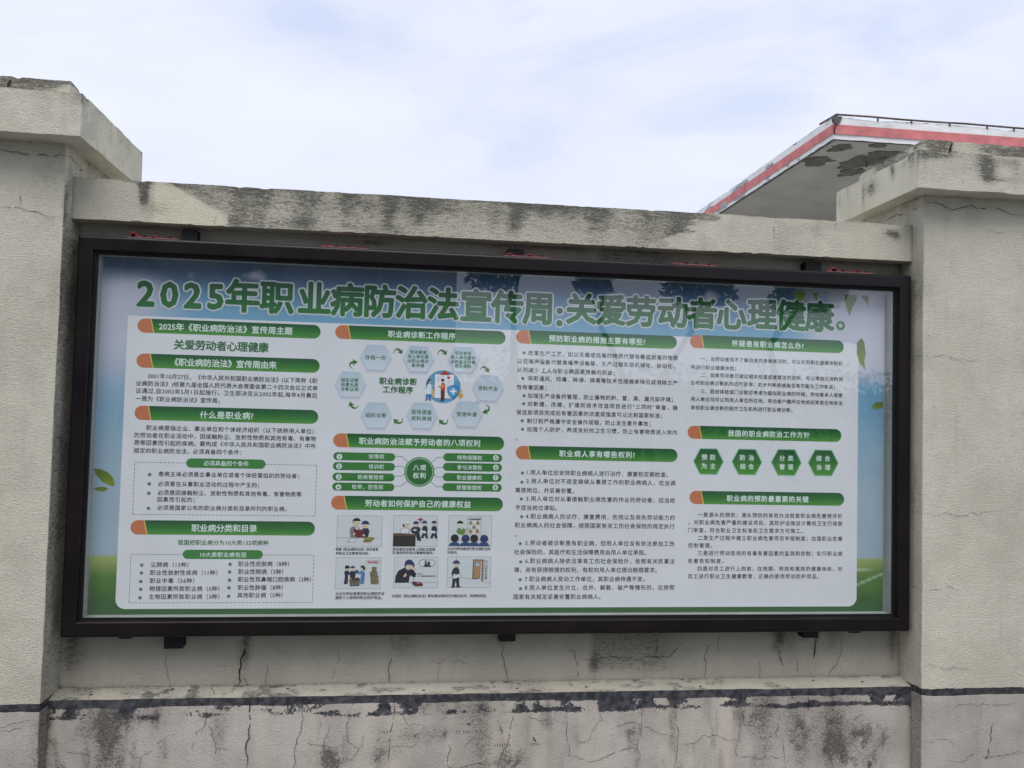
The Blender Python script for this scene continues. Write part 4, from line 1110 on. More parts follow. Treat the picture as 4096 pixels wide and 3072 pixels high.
def put_text(s_, x0, x1, zc, size):
    """outline vertices of one line, its ink fitted between x0 and x1"""
    x = 0; items = []
    for ch in s_:
        v, f, a = glyph(ch); items.append((ch, v, f, x, a)); x += a
    ink0 = min(q[0] for q in items[0][1])
    ink1 = items[-1][3]+max(q[0] for q in items[-1][1])
    nat = (ink1-ink0)*size; W = x1-x0; n = max(1, len(s_)-1)
    sp = (W-nat)/n if len(s_) > 1 else 0
    sx = size
    if sp < -.06*size: sx = (W+.04*size*n)/(ink1-ink0); sp = (W-(ink1-ink0)*sx)/n
    out_ = []
    for i, (ch, v, f, px_, a) in enumerate(items):
        ox = x0+(px_-ink0)*sx+sp*i
        if len(s_) == 1: ox = (x0+x1)/2-(min(q[0] for q in v)+max(q[0] for q in v))/2*sx; 
        out_.append(([(ox+q[0]*sx, zc+(q[1]-.375)*size) for q in v], f))
    return out_
def shifted(parts, r, k, layf=0):
    o = []
    for i in range(k):
        a = 2*math.pi*i/k
        o.append(([(x+r*math.cos(a), z+r*math.sin(a)) for x, z in parts[0]], parts[1], i))
    return o
def lettering(name, lines, parent, lay, bold=0.0, outline=None, colfn=None):
    """all glyphs of a block in one mesh; bold = stroke gain in mm, laid as copies a few hundredths of a mm apart"""
    V, Fc, Cc = [], [], []
    def add(vv, ff, y, col):
        b_ = len(V)
        for x, z in vv:
            V.append((x, y, z)); Cc.append(lin(colfn(z) if (colfn and col is None) else col)+(1,))
        for q in ff: Fc.append(tuple(i+b_ for i in q))
    base = plane_y(lay)
    for s_, x0, x1, zc, size, col in lines:
        for gi, (vv, ff) in enumerate(put_text(s_, x0, x1, zc, size)):
            c = col
            if col == 'H': c = INK['G'] if gi < 2 else INK['K']
            elif isinstance(col, str) and col != 'T': c = INK[col]
            elif col == 'T': c = None
            if outline:
                for k_ in range(14):
                    a = 2*math.pi*k_/14
                    add([(x+outline*math.cos(a), z+outline*math.sin(a)) for x, z in vv], ff, base+.00002*k_+.0004+.000003*(gi % 2), (206, 212, 218))
            if bold > 0:
                nb = 10 if bold > 2 else 4
                for k_ in range(nb):
                    a = 2*math.pi*k_/nb+.4
                    add([(x+bold/1000*math.cos(a), z+bold/1000*math.sin(a)) for x, z in vv], ff, base+.00001*k_+.000003*(gi % 2), c)
                    if bold > 4: add([(x+bold/2000*math.cos(a), z+bold/2000*math.sin(a)) for x, z in vv], ff, base-.00002-.00001*k_, c)
            else: add(vv, ff, base, c)
    return mesh_obj(name, V, Fc, M['ink'], parent, False, {'ink': np.array(Cc)})

def G3(t):
    a, b_, c = (24, 84, 50), (44, 118, 44), (88, 154, 64)
    f = min(1, max(0, t))
    return tuple(a[i]+(b_[i]-a[i])*f*2 for i in range(3)) if f < .5 else tuple(b_[i]+(c[i]-b_[i])*(f-.5)*2 for i in range(3))
def capsule(x0, x1, zc, h, nz=10):
    """horizontal strips of a round-ended bar; returns V, F, t (0 top, 1 bottom)"""
    r = h/2; V, Fc, T_ = [], [], []
    for j in range(nz+1):
        s_ = -math.cos(math.pi*j/nz); dz = s_*r; dx = r-math.sqrt(max(0, r*r-dz*dz))
        V += [(x0+dx, zc+dz), (x1-dx, zc+dz)]; T_ += [(1-s_)/2]*2
    for j in range(nz): Fc.append((2*j, 2*j+1, 2*j+3, 2*j+2))
    return V, Fc, T_
def clipx(x0, x1, zc, h, xa, slant, right):
    """part of a capsule left or right of a slanted cut through xa"""
    V, Fc, T_ = capsule(x0, x1, zc, h, 12)
    for j in range(0, len(V), 2):
        xc = xa-slant*(V[j][1]-zc)/h
        if right: V[j] = (max(V[j][0], xc), V[j][1])
        else: V[j+1] = (max(V[j][0], xc), V[j+1][1])
    return V, Fc, T_
byg = {}
for q in TEXTS: byg.setdefault(q[0], []).append(q)
def lines_of(g, cols=None, notcols=None):
    return [(s_, x0/1000, x1/1000, z/1000, sz/1000, col) for (_, s_, x0, x1, z, sz, col, bd) in byg.get(g, []) if (cols is None or col in cols) and (notcols is None or col not in notcols)]

# title
tl = [(s_, a, b_, z, sz, c) for s_, a, b_, z, sz, c in lines_of('title')]
def tcol(z): 
    f = (1.30-z)/.12; return tuple((26, 84, 48)[i]+((48, 120, 60)[i]-(26, 84, 48)[i])*min(1, max(0, f)) for i in range(3))
lettering('title_lettering', tl, poster, 7, 4.7, .0108, tcol)
def ringmesh(cx, cz, r0, r1, k=24):
    V = [(cx+r*math.cos(2*math.pi*i/k), cz+r*math.sin(2*math.pi*i/k)) for i in range(k) for r in (r0, r1)]
    return V, [(2*i, 2*i+1, (2*i+3) % (2*k), (2*i+2) % (2*k)) for i in range(k)]
def disc(cx, cz, rx, rz=None, k=24):
    rz = rz or rx
    return [(cx+rx*math.cos(2*math.pi*i/k), cz+rz*math.sin(2*math.pi*i/k)) for i in range(k)], [tuple(range(k))]
for q in SHAPES:
    if q[0] == 'ring':
        V, Fc = ringmesh(q[2]/1000, q[3]/1000, .004, .024); inked('full_stop', V, Fc, (206, 212, 218), poster, 5)
        V, Fc = ringmesh(q[2]/1000, q[3]/1000, .0085, .0195); inked('full_stop', V, Fc, (50, 124, 64), poster, 8)

heads = {q[1]: q for q in SHAPES if q[0] == 'head'}
for g, q in heads.items():
    _, _, x0, x1, z, h = q; x0, x1, z, h = (v/1000 for v in (x0, x1, z, h))
    e = empty('section_heading', (x0, -.025, z), poster); e.location = Vector((x0, -.025, z))-poster.location
    V, Fc, T_ = clipx(x0, x1, z, h, x0+h*1.04, h*.22, True)
    inked('green_bar', V, Fc, [G3(t_) for t_ in T_], e, 3)
    V, Fc, T_ = clipx(x0, x1, z, h, x0+h*.98, h*.22, False)
    inked('orange_end', V, Fc, (202, 122, 80), e, 4)
    sl = h*.11
    inked('yellow_line', [(x0+h*.98-sl, z+h/2), (x0+h*1.05-sl, z+h/2), (x0+h*1.05+sl, z-h/2), (x0+h*.98+sl, z-h/2)], [(0, 1, 2, 3)], (226, 204, 84), e, 5)
    ls = lines_of(g, 'W'); bd = [t_[7] for t_ in byg[g] if t_[6] == 'W'][0]
    lettering('lettering', ls, e, 6, .75)
    ls = lines_of(g, None, 'WG')
    if ls: lettering('body_lettering', ls, poster, 4, .28)
    ls = lines_of(g, 'G')
    if ls: lettering('subheading_lettering', ls, poster, 4, 1.2 if g == 's1' else .35)
for g in ('b1', 'b2'):
    q = [s_ for s_ in SHAPES if s_[0] == 'lab' and s_[1] == g][0]
    x0, x1, z, h = (v/1000 for v in q[2:6])
    e = empty('box_label', (0, 0, 0), poster); e.location = Vector((x0, -.025, z))-poster.location
    V, Fc, T_ = capsule(x0, x1, z, h); inked('green_bar', V, Fc, (62, 134, 58), e, 5)
    lettering('lettering', lines_of(g, 'W'), e, 6, .35)
    lettering('body_lettering', lines_of(g, 'K'), poster, 4, .28)
    q = [s_ for s_ in SHAPES if s_[0] == 'dash' and s_[1] == g][0][2]
    V, Fc = [], []
    P4 = [np.array(p)/1000 for p in q]
    xs0 = (P4[0][0]+P4[3][0])/2; xs1 = (P4[1][0]+P4[2][0])/2; zs1 = (P4[0][1]+P4[1][1])/2; zs0 = (P4[2][1]+P4[3][1])/2
    C4 = [np.array(c) for c in ((xs0, zs1), (xs1, zs1), (xs1, zs0), (xs0, zs0))]
    for a, b_ in zip(C4, C4[1:]+C4[:1]):
        l_ = np.linalg.norm(b_-a); d = (b_-a)/l_; nn = np.array((-d[1], d[0]))*.0009; s_ = 0
        while s_ < l_:
            p, p2 = a+d*s_, a+d*min(l_, s_+.0095); k = len(V)
            V += [tuple(p+nn), tuple(p2+nn), tuple(p2-nn), tuple(p-nn)]; Fc.append((k, k+1, k+2, k+3)); s_ += .0145
    inked('dashed_box', V, Fc, (70, 96, 74), poster, 3)
# bullets
for g in sorted({q[1] for q in SHAPES if q[0] == 'dot'}):
    for q in SHAPES:
        if q[0] == 'dot' and q[1] == g:
            k = 16; cx, cz, r = q[2]/1000, q[3]/1000, q[4]/1000
            V = [(cx, cz)]+[(cx+r*.62*math.cos(2*math.pi*i/k), cz+r*.62*math.sin(2*math.pi*i/k)) for i in range(k)]+[(cx+r*1.15*math.cos(2*math.pi*i/k), cz+r*1.15*math.sin(2*math.pi*i/k)) for i in range(k)]
            Fc = [(0, 1+i, 1+(i+1) % k) for i in range(k)]+[(1+i, 1+k+i, 1+k+(i+1) % k, 1+(i+1) % k) for i in range(k)]
            inked('bullet', V, Fc, [(60, 128, 72)]*(k+1)+[PANEL]*k, poster, 3)
for q in SHAPES:
    if q[0] == 'ring2':
        V, Fc = ringmesh(q[2]/1000, q[3]/1000, .0022, .0036, 14); inked('full_stop', V, Fc, INK['K'], poster, 4)

def hexv(cx, cz, rx, rz): return [(cx-rx, cz), (cx-rx*.56, cz+rz), (cx+rx*.56, cz+rz), (cx+rx, cz), (cx+rx*.56, cz-rz), (cx-rx*.56, cz-rz)]
for q in SHAPES:
    if q[0] in ('hexa', 'hexg'):
        cx, cz, rx, rz = (v/1000 for v in q[2:6])
        e = empty('flow_hexagon' if q[0] == 'hexa' else 'policy_hexagon', (0, 0, 0), poster); e.location = Vector((cx, -.025, cz))-poster.location
        if q[0] == 'hexa':
            # soft printed drop shadow, then the pale hexagon
            A = hexv(cx, cz-.004, rx*.96, rz*.96); B = hexv(cx, cz-.006, rx*1.16, rz*1.20)
            inked('printed_shadow', A+B, [tuple(range(6))]+[(i, (i+1) % 6, 6+(i+1) % 6, 6+i) for i in range(6)], [(188, 192, 210)]*6+[PANEL]*6, e, 2)
            V = hexv(cx, cz, rx, rz)
            inked('hexagon', V, [tuple(range(6))], [(204, 216, 230), (188, 206, 222), (192, 208, 224), (206, 218, 230), (216, 226, 234), (214, 224, 234)], e, 3)
            lettering('lettering', lines_of(q[1]), e, 4, .4)
        else:
            V = hexv(cx, cz, rx, rz); inked('pale_rim', V, [tuple(range(6))], (150, 204, 176), e, 3)
            V = hexv(cx, cz, rx*.93, rz*.93); inked('hexagon', V, [tuple(range(6))], [G3(.5), G3(.05), G3(.05), G3(.5), G3(1), G3(1)], e, 4)
            lettering('lettering', lines_of(q[1]), e, 5, .7)
lettering('flow_title_lettering', lines_of('flow'), poster, 4, 1.1)
for q in SHAPES:
    if q[0] == 'arrow':
        P = [np.array(p)/1000 for p in q[2]]
        def bz(t): return (1-t)**3*P[0]+3*(1-t)**2*t*P[1]+3*(1-t)*t*t*P[2]+t**3*P[3]
        V, Fc = [], []; n = 12; L_ = .82
        for i in range(n+1):
            t_ = i/n*L_; p = bz(t_); d = bz(t_+.01)-p; d /= np.linalg.norm(d); nn = np.array((-d[1], d[0]))*(.0008+.0042*i/n)
            V += [tuple(p+nn), tuple(p-nn)]
        for i in range(n): Fc.append((2*i, 2*i+1, 2*i+3, 2*i+2))
        p = bz(L_-.06); e_ = bz(1.0); d = e_-p; d /= np.linalg.norm(d); nn = np.array((-d[1], d[0])); k = len(V)
        V += [tuple(e_+d*.002), tuple(p+nn*.0125-d*.002), tuple(p+d*.004), tuple(p-nn*.0125-d*.002)]; Fc += [(k, k+1, k+2), (k, k+2, k+3)]
        inked('flow_arrow', V, Fc, (58, 124, 56), poster, 5)
    if q[0] == 'link':
        V, Fc = [], []
        P = [np.array(p)/1000 for p in q[2]]
        for a, b_ in zip(P, P[1:]):
            d = (b_-a)/np.linalg.norm(b_-a); nn = np.array((-d[1], d[0]))*.0009; k = len(V)
            V += [tuple(a+nn), tuple(b_+nn), tuple(b_-nn), tuple(a-nn)]; Fc.append((k, k+1, k+2, k+3))
        inked('connecting_line', V, Fc, (48, 92, 56), poster, 2)
    if q[0] == 'right':
        x0, x1, z, h = (v/1000 for v in q[2:6])
        e = empty('rights_label', (0, 0, 0), poster); e.location = Vector((x0, -.025, z))-poster.location
        V, Fc, T_ = capsule(x0, x1, z, h); inked('green_bar', V, Fc, (56, 126, 54), e, 3)
        nq = [s_ for s_ in SHAPES if s_[0] == 'num' and s_[1] == q[1]][0]
        V, Fc = disc(nq[2]/1000, nq[3]/1000, .0108); inked('number_disc', V, Fc, (216, 230, 226), e, 4)
        lettering('lettering', lines_of(q[1]), e, 5, .3)
    if q[0] == 'hub':
        cx, cz, r = (v/1000 for v in q[2:5])
        e = empty('hub_circle', (0, 0, 0), poster); e.location = Vector((cx, -.025, cz))-poster.location
        V, Fc = disc(cx, cz, r, r*.99, 40); inked('outer_disc', V, Fc, (76, 138, 84), e, 3)
        V, Fc = disc(cx, cz, r*.91, r*.90, 40); inked('white_ring', V, Fc, (206, 226, 214), e, 4)
        V, Fc = disc(cx, cz, r*.875, r*.865, 40); inked('inner_disc', V, Fc, (42, 114, 50), e, 5)
        lettering('lettering', lines_of('hub'), e, 6, .7)

# small drawings -------------------------------------------------------
class Draw:
    """flat drawing, every new shape a hair in front of the last"""
    def __init__(s, fx, lay): s.V = []; s.F = []; s.C = []; s.fx = fx; s.y = plane_y(lay); s.k = 0
    def poly(s, pts, col):
        b_ = len(s.V); s.k += 1
        for p in pts:
            x, z = s.fx(*p); s.V.append((x, s.y-.000035*s.k, z)); s.C.append(lin(col)+(1,))
        s.F.append(tuple(range(b_, b_+len(pts))))
    def ell(s, cx, cy, rx, ry, col, a0=0, a1=360, k=18):
        s.poly([(cx+rx*math.cos(R(a0+(a1-a0)*i/k)), cy+ry*math.sin(R(a0+(a1-a0)*i/k))) for i in range(k if a1-a0 == 360 else k+1)], col)
    def line(s, pts, w_, col):
        for (x0, y0), (x1, y1) in zip(pts, pts[1:]):
            l_ = math.hypot(x1-x0, y1-y0) or 1; nx, ny = -(y1-y0)/l_*w_/2, (x1-x0)/l_*w_/2
            s.poly([(x0+nx, y0+ny), (x1+nx, y1+ny), (x1-nx, y1-ny), (x0-nx, y0-ny)], col)
    def rect(s, x0, y0, x1, y1, col): s.poly([(x0, y0), (x1, y0), (x1, y1), (x0, y1)], col)
    def done(s, name, parent): return mesh_obj(name, s.V, s.F, M['ink'], parent, False, {'ink': np.array(s.C)})
SK = (222, 202, 176); NV = (34, 40, 66); NB = (36, 52, 112); BK = (30, 28, 30); BR = (120, 108, 74); LN = (52, 60, 58)

q = [s_ for s_ in SHAPES if s_[0] == 'illu'][0]; icx, icz, ir = (v/1000 for v in q[2:5]); ks = ir/203
D = Draw(lambda x, y: (icx+(x-1375)*ks, icz-(y-775)*ks*1.0), 4)
D.ell(1375, 775, 203, 191, (92, 164, 204), k=40)
for a in ((1545, 860, 1590, 800), (1560, 885, 1610, 850)): D.poly([(a[0], a[1]+25), (a[0]+8, a[1]-20), (a[2], a[3]), (a[2]+2, a[3]+12), (a[0]+40, a[1]+15)], (214, 170, 92))
D.poly([(1262, 905), (1238, 860), (1236, 780), (1262, 820), (1280, 900)], (222, 184, 120))
D.rect(1272, 626, 1503, 914, (150, 96, 70)); D.rect(1277, 632, 1498, 908, (236, 238, 244))
D.rect(1340, 612, 1445, 640, (178, 50, 46)); D.ell(1392, 612, 28, 20, (178, 50, 46))
for y, x0, x1 in ((657, 1297, 1390), (682, 1300, 1345), (706, 1302, 1335), (716, 1415, 1480), (743, 1415, 1465)): D.line([(x0, y), (x1, y)], 4, (120, 160, 196))
D.ell(1426, 665, 11, 11, (190, 50, 70)); D.ell(1443, 665, 11, 11, (190, 50, 70)); D.poly([(1415, 668), (1454, 668), (1434, 690)], (190, 50, 70))
D.poly([(1421, 775), (1495, 750), (1560, 778), (1556, 850), (1530, 890), (1492, 913), (1450, 885), (1425, 840)], (50, 118, 176)); D.poly([(1434, 784), (1495, 764), (1547, 786), (1543, 846), (1520, 878), (1492, 898), (1458, 874), (1437, 834)], (90, 164, 210))
D.rect(1485, 790, 1503, 860, (240, 244, 250)); D.rect(1458, 816, 1532, 834, (240, 244, 250))
D.poly([(1348, 820), (1396, 820), (1392, 935), (1352, 935)], (86, 34, 44)); D.poly([(1352, 738), (1388, 730), (1400, 770), (1396, 824), (1346, 824)], (186, 60, 56))
D.poly([(1354, 750), (1380, 745), (1396, 770), (1380, 790), (1322, 784), (1316, 772), (1352, 768)], (222, 136, 62)); D.ell(1366, 710, 15, 22, (228, 186, 160)); D.ell(1368, 698, 19, 17, (40, 34, 38)); D.rect(1340, 935, 1362, 943, BK); D.rect(1366, 937, 1390, 945, BK)
D.poly([(1180, 870), (1232, 860), (1236, 932), (1212, 932), (1206, 880), (1198, 930), (1176, 930)], (56, 118, 178)); D.poly([(1192, 755), (1220, 738), (1240, 760), (1238, 866), (1168, 868), (1180, 800)], (228, 236, 246))
D.line([(1234, 765), (1246, 776), (1274, 756)], 8, (226, 180, 150)); D.ell(1216, 712, 15, 20, (228, 186, 160)); D.poly([(1198, 700), (1212, 688), (1232, 694), (1232, 704), (1208, 720), (1200, 752), (1184, 764), (1190, 730)], (36, 34, 48)); D.rect(1172, 932, 1194, 940, BK); D.rect(1218, 932, 1240, 940, BK)
D.done('clipboard_illustration', poster)

PN = [s_ for s_ in SHAPES if s_[0] == 'panel']
PE = ((134, 660, 95, 457), (792, 1312, 93, 454), (1432, 1942, 92, 450), (122, 655, 579, 950), (800, 1316, 574, 938), (1421, 1931, 570, 933))
def helmet(D, x, y, r, face=1):
    D.ell(x, y, r*.86, r*.98, SK); D.ell(x+face*r*.3, y+2, 2.2, 3, BK, k=8); D.ell(x+face*r*-.15, y+2, 2.2, 3, BK, k=8); D.line([(x, y+r*.5), (x+face*r*.35, y+r*.48)], 2, (120, 60, 50))
    D.ell(x, y-r*.25, r*1.05, r*.92, NB, 180, 360); D.rect(x-r*1.22, y-r*.32, x+r*1.22, y-r*.14, (30, 42, 92)); D.line([(x-r*.3, y-r*1.05), (x-r*.2, y-r*.35)], 2, (24, 32, 74))
def panel_frame(i):
    _, g, x0, x1, z0, z1 = PN[i]; a, b_, c, d = PE[i]
    fx = lambda x, y: (x0/1000+(x-a)/(b_-a)*(x1-x0)/1000, z1/1000-(y-c)/(d-c)*(z1-z0)/1000)
    e = empty('cartoon_panel', (0, 0, 0), poster); e.location = Vector((x0/1000, -.025, z0/1000))-poster.location
    D = Draw(fx, 3)
    D.rect(a, c, b_, d, (96, 112, 100)); D.rect(a+3, c+3, b_-3, d-3, (216, 222, 226)); D.done('panel_border', e)
    ls = lines_of(g)
    if ls: lettering('caption', ls, e, 4, .25)
    return Draw(fx, 4), e
D, e = panel_frame(0)
D.line([(140, 351), (640, 351)], 3, LN); D.poly([(290, 348), (282, 260), (300, 225), (345, 215), (395, 235), (400, 348)], (128, 134, 138)); D.poly([(344, 220), (362, 240), (380, 222), (368, 300)], (236, 236, 240))
D.ell(358, 180, 42, 48, SK); D.ell(360, 158, 47, 36, BK, 180, 360); D.poly([(313, 158), (318, 190), (326, 162)], BK); D.ell(345, 184, 3.5, 4.5, BK, k=8); D.ell(375, 184, 3.5, 4.5, BK, k=8); D.ell(360, 207, 10, 5, (170, 70, 60), 0, 180)
D.poly([(425, 350), (412, 268), (440, 238), (495, 238), (515, 275), (495, 348)], NV); helmet(D, 463, 200, 42, -1)
D.poly([(328, 238), (380, 262), (443, 250), (445, 345), (378, 350), (338, 330)], (112, 32, 34)); D.line([(380, 262), (380, 348)], 3, (70, 20, 22)); D.ell(338, 308, 11, 16, SK); D.ell(448, 322, 15, 12, SK)
D.poly([(283, 365), (382, 362), (338, 402), (252, 400)], LN); D.poly([(287, 368), (376, 365), (336, 399), (260, 397)], (228, 230, 234)); D.poly([(440, 390), (470, 370), (580, 350), (575, 358), (525, 402), (442, 400)], (128, 112, 70)); D.poly([(443, 372), (470, 343), (558, 340), (530, 378)], (150, 148, 62)); D.done('drawing', e)
D, e = panel_frame(1)
D.rect(1098, 112, 1115, 170, (150, 34, 38)); D.rect(1074, 134, 1140, 150, (150, 34, 38))
D.poly([(872, 304), (880, 260), (905, 238), (960, 238), (985, 262), (1040, 268), (1040, 285), (975, 282), (975, 304)], LN); D.poly([(876, 302), (884, 262), (907, 242), (958, 242), (983, 267), (1036, 273), (1036, 281), (970, 278), (970, 302)], (228, 230, 234)); D.ell(940, 205, 34, 30, SK); D.poly([(906, 190), (972, 190), (972, 170), (940, 164), (908, 170)], (234, 236, 240)); D.line([(906, 190), (972, 190)], 3, LN); D.ell(912, 212, 10, 20, BK); D.line([(945, 203), (980, 203)], 3, BK)
D.poly([(1010, 300), (995, 250), (1030, 222), (1085, 222), (1118, 250), (1105, 270), (1100, 300), (1124, 388), (1080, 388), (1050, 310)], NV); helmet(D, 1056, 196, 32, 1); D.ell(1045, 262, 22, 12, SK)
for x in (1158, 1268):
    D.poly([(x-25, 300), (x-30, 235), (x-10, 215), (x+25, 215), (x+38, 250), (x+34, 300)], NV); D.poly([(x-20, 298), (x+32, 298), (x+45, 358), (x+18, 360), (x+5, 320), (x-12, 358), (x-44, 356)], NV); helmet(D, x+(2 if x > 1200 else -2), 186, 29, -1); D.poly([(x-42, 266), (x+20, 274), (x+16, 302), (x-46, 292)], (226, 228, 232))
D.rect(793, 318, 1056, 452, (38, 32, 32)); D.poly([(793, 302), (860, 300), (1072, 312), (1068, 332), (793, 330)], (92, 74, 56)); D.done('drawing', e)
D, e = panel_frame(2)
D.poly([(1652, 108), (1817, 110), (1814, 322), (1648, 318)], (120, 128, 130)); D.poly([(1656, 112), (1813, 114), (1810, 318), (1652, 314)], (222, 224, 228))
for x, y in ((1692, 182), (1776, 182), (1733, 232), (1690, 278), (1774, 276)):
    D.poly([(x-26, y+10), (x, y-34), (x+26, y+10)], (70, 56, 36)); D.poly([(x-18, y+6), (x, y-24), (x+18, y+6)], (206, 172, 86)); D.ell(x, y-4, 6, 8, (60, 48, 34), k=8); D.rect(x-24, y+15, x+24, y+23, (196, 160, 96))
D.poly([(1560, 310), (1524, 285), (1540, 245), (1575, 235), (1610, 240), (1640, 262), (1650, 285), (1600, 320)], (96, 142, 66)); D.poly([(1576, 240), (1588, 280), (1600, 242)], (232, 234, 238)); D.poly([(1585, 250), (1591, 250), (1592, 286), (1584, 286)], (60, 110, 160)); D.ell(1570, 200, 34, 40, (220, 220, 206)); D.ell(1568, 182, 36, 28, BK, 170, 370); D.line([(1640, 272), (1676, 225)], 5, (90, 66, 50)); D.ell(1640, 282, 14, 16, SK)
for k_, x in enumerate((1510, 1636, 1738, 1855)):
    D.poly([(x-72, 446), (x-50, 412), (x, 398), (x+48, 412), (x+66, 446)], (40, 74, 122)); D.ell(x-44, 375, 8, 14, SK); D.ell(x+44, 375, 8, 14, SK); D.ell(x, 358 if k_ % 2 == 0 else 360, 47, 46, BK if k_ % 2 == 0 else (34, 50, 108))
    if k_ % 2: D.ell(x, 372, 53, 12, (28, 40, 92)); D.line([(x, 318), (x+6, 360)], 3, (80, 96, 150))
D.done('drawing', e)
LB = {2: [('职业病危害因素', 1668, 1808, 135, 19, 'K')], 3: [('防护用品库', 497, 617, 633, 24, (190, 30, 56)), ('防护用品', 302, 392, 862, 24, (206, 214, 214))], 4: [('厂长吗?', 1076, 1138, 772, 14, 'K'), ('工厂不给我们加班费是不对的', 1076, 1290, 798, 14, 'K')], 5: [(c_, 1861, 1878, y_, 26, 'K') for c_, y_ in (('X', 636), ('X', 674), ('市', 708), ('卫', 742), ('生', 778), ('局', 816))]}
def labels(i, D, e):
    if i in LB:
        k = (PN[i][3]-PN[i][2])/1000/(PE[i][1]-PE[i][0])
        lettering('drawn_lettering', [(s_, *((D.fx(a, y)[0], D.fx(b_, y)[0])), D.fx(a, y)[1], sz*k, c) for s_, a, b_, y, sz, c in LB[i]], e, 11, .35)
labels(2, D, e)
D, e = panel_frame(3)
D.rect(476, 612, 634, 656, (150, 90, 100)); D.rect(479, 615, 631, 653, (224, 226, 230))
for x0, y0, x1, y1 in ((545, 690, 602, 745), (525, 745, 616, 798), (533, 793, 628, 850), (537, 848, 632, 893)): D.rect(x0, y0, x1, y1, (74, 66, 44)); D.rect(x0+3, y0+3, x1-3, y1-3, (126, 116, 80)); D.ell(x1-18, y1-16, 7, 9, (120, 150, 180), k=8)
D.poly([(222, 890), (232, 800), (222, 750), (245, 728), (272, 735), (300, 775), (296, 786), (270, 778), (268, 890)], NV); D.ell(262, 712, 22, 24, SK); D.ell(257, 698, 28, 27, BK, 150, 380)
D.poly([(298, 830), (284, 760), (300, 738), (345, 738), (360, 760), (350, 830)], NV); helmet(D, 320, 706, 25, 1)
D.poly([(410, 888), (420, 800), (420, 770), (370, 772), (366, 758), (425, 738), (452, 738), (466, 765), (458, 888)], (88, 128, 186)); D.ell(428, 712, 20, 24, SK); D.poly([(410, 690), (425, 670), (455, 674), (470, 700), (468, 722), (444, 726), (438, 700), (414, 700)], (60, 46, 40))
D.ell(370, 742, 20, 16, (40, 44, 62)); D.poly([(275, 850), (290, 822), (340, 830), (380, 812), (415, 830), (408, 850)], (60, 48, 38)); D.poly([(280, 846), (296, 822), (318, 832), (310, 850)], (196, 130, 60)); D.rect(291, 842, 406, 913, (72, 64, 46)); D.rect(294, 846, 403, 910, (100, 94, 66)); D.ell(322, 890, 7, 12, (110, 150, 180), k=8); D.ell(370, 888, 7, 12, (110, 150, 180), k=8); D.done('drawing', e); labels(3, D, e)
D, e = panel_frame(4)
D.line([(800, 878), (1308, 872)], 3, LN); D.poly([(815, 878), (820, 800), (850, 738), (925, 698), (1010, 712), (1062, 770), (1055, 812), (1025, 812), (990, 790), (978, 874)], (30, 32, 50)); D.poly([(932, 718), (958, 745), (990, 726), (975, 700), (940, 700)], (50, 90, 150))
D.ell(975, 680, 46, 46, SK); D.ell(995, 678, 3, 6, BK, k=8); D.ell(968, 678, 3, 6, BK, k=8); D.ell(985, 708, 8, 4, (150, 60, 50), k=8); D.poly([(925, 664), (928, 630), (960, 606), (1000, 608), (1030, 640), (1036, 664)], (34, 50, 108)); D.poly([(916, 668), (925, 658), (1038, 662), (1046, 682), (1030, 680), (990, 666)], (28, 40, 90)); D.poly([(924, 665), (946, 665), (936, 700), (926, 690)], BK)
D.line([(1026, 680), (1040, 712), (1032, 752)], 13, (110, 30, 36)); D.ell(1042, 716, 15, 20, SK); D.poly([(912, 802), (935, 765), (950, 775), (945, 800), (925, 812)], SK); D.line([(1035, 812), (1030, 850), (1042, 868)], 4, (60, 24, 28)); D.poly([(1010, 872), (1040, 862), (1110, 866), (1148, 892), (1142, 914), (1060, 920), (1024, 900)], (108, 34, 40)); D.poly([(1066, 868), (1100, 870), (1112, 884), (1078, 886)], (180, 150, 150))
D.poly([(1088, 660), (1100, 620), (1135, 600), (1180, 608), (1250, 608), (1288, 640), (1265, 680), (1200, 692), (1130, 690)], LN); D.poly([(1093, 660), (1104, 624), (1137, 605), (1180, 613), (1248, 613), (1282, 640), (1262, 676), (1200, 687), (1130, 685)], (222, 226, 230)); D.ell(1170, 632, 14, 16, (80, 84, 92)); D.poly([(1150, 690), (1160, 650), (1190, 650), (1190, 688)], NV); D.ell(1208, 648, 19, 20, (60, 64, 80)); D.poly([(1180, 690), (1190, 668), (1228, 668), (1232, 688)], NV); D.done('drawing', e); labels(4, D, e)
D, e = panel_frame(5)
D.line([(1524, 572), (1522, 620)], 3, LN); D.line([(1424, 822), (1480, 808)], 3, LN); D.line([(1590, 812), (1712, 836)], 3, LN); D.line([(1838, 862), (1922, 884)], 3, LN)
D.poly([(1712, 838), (1718, 602), (1842, 604), (1838, 866), (1818, 860), (1822, 622), (1736, 620), (1730, 836)], (140, 106, 66)); D.poly([(1734, 836), (1740, 626), (1810, 628), (1806, 826), (1730, 838)], (108, 80, 50)); D.poly([(1740, 824), (1748, 636), (1804, 636), (1800, 816)], (184, 142, 98)); D.rect(1752, 644, 1793, 680, (190, 206, 222))
D.poly([(1848, 612), (1893, 614), (1886, 844), (1844, 840)], (90, 96, 96)); D.poly([(1852, 616), (1889, 618), (1882, 840), (1848, 836)], (222, 224, 228))
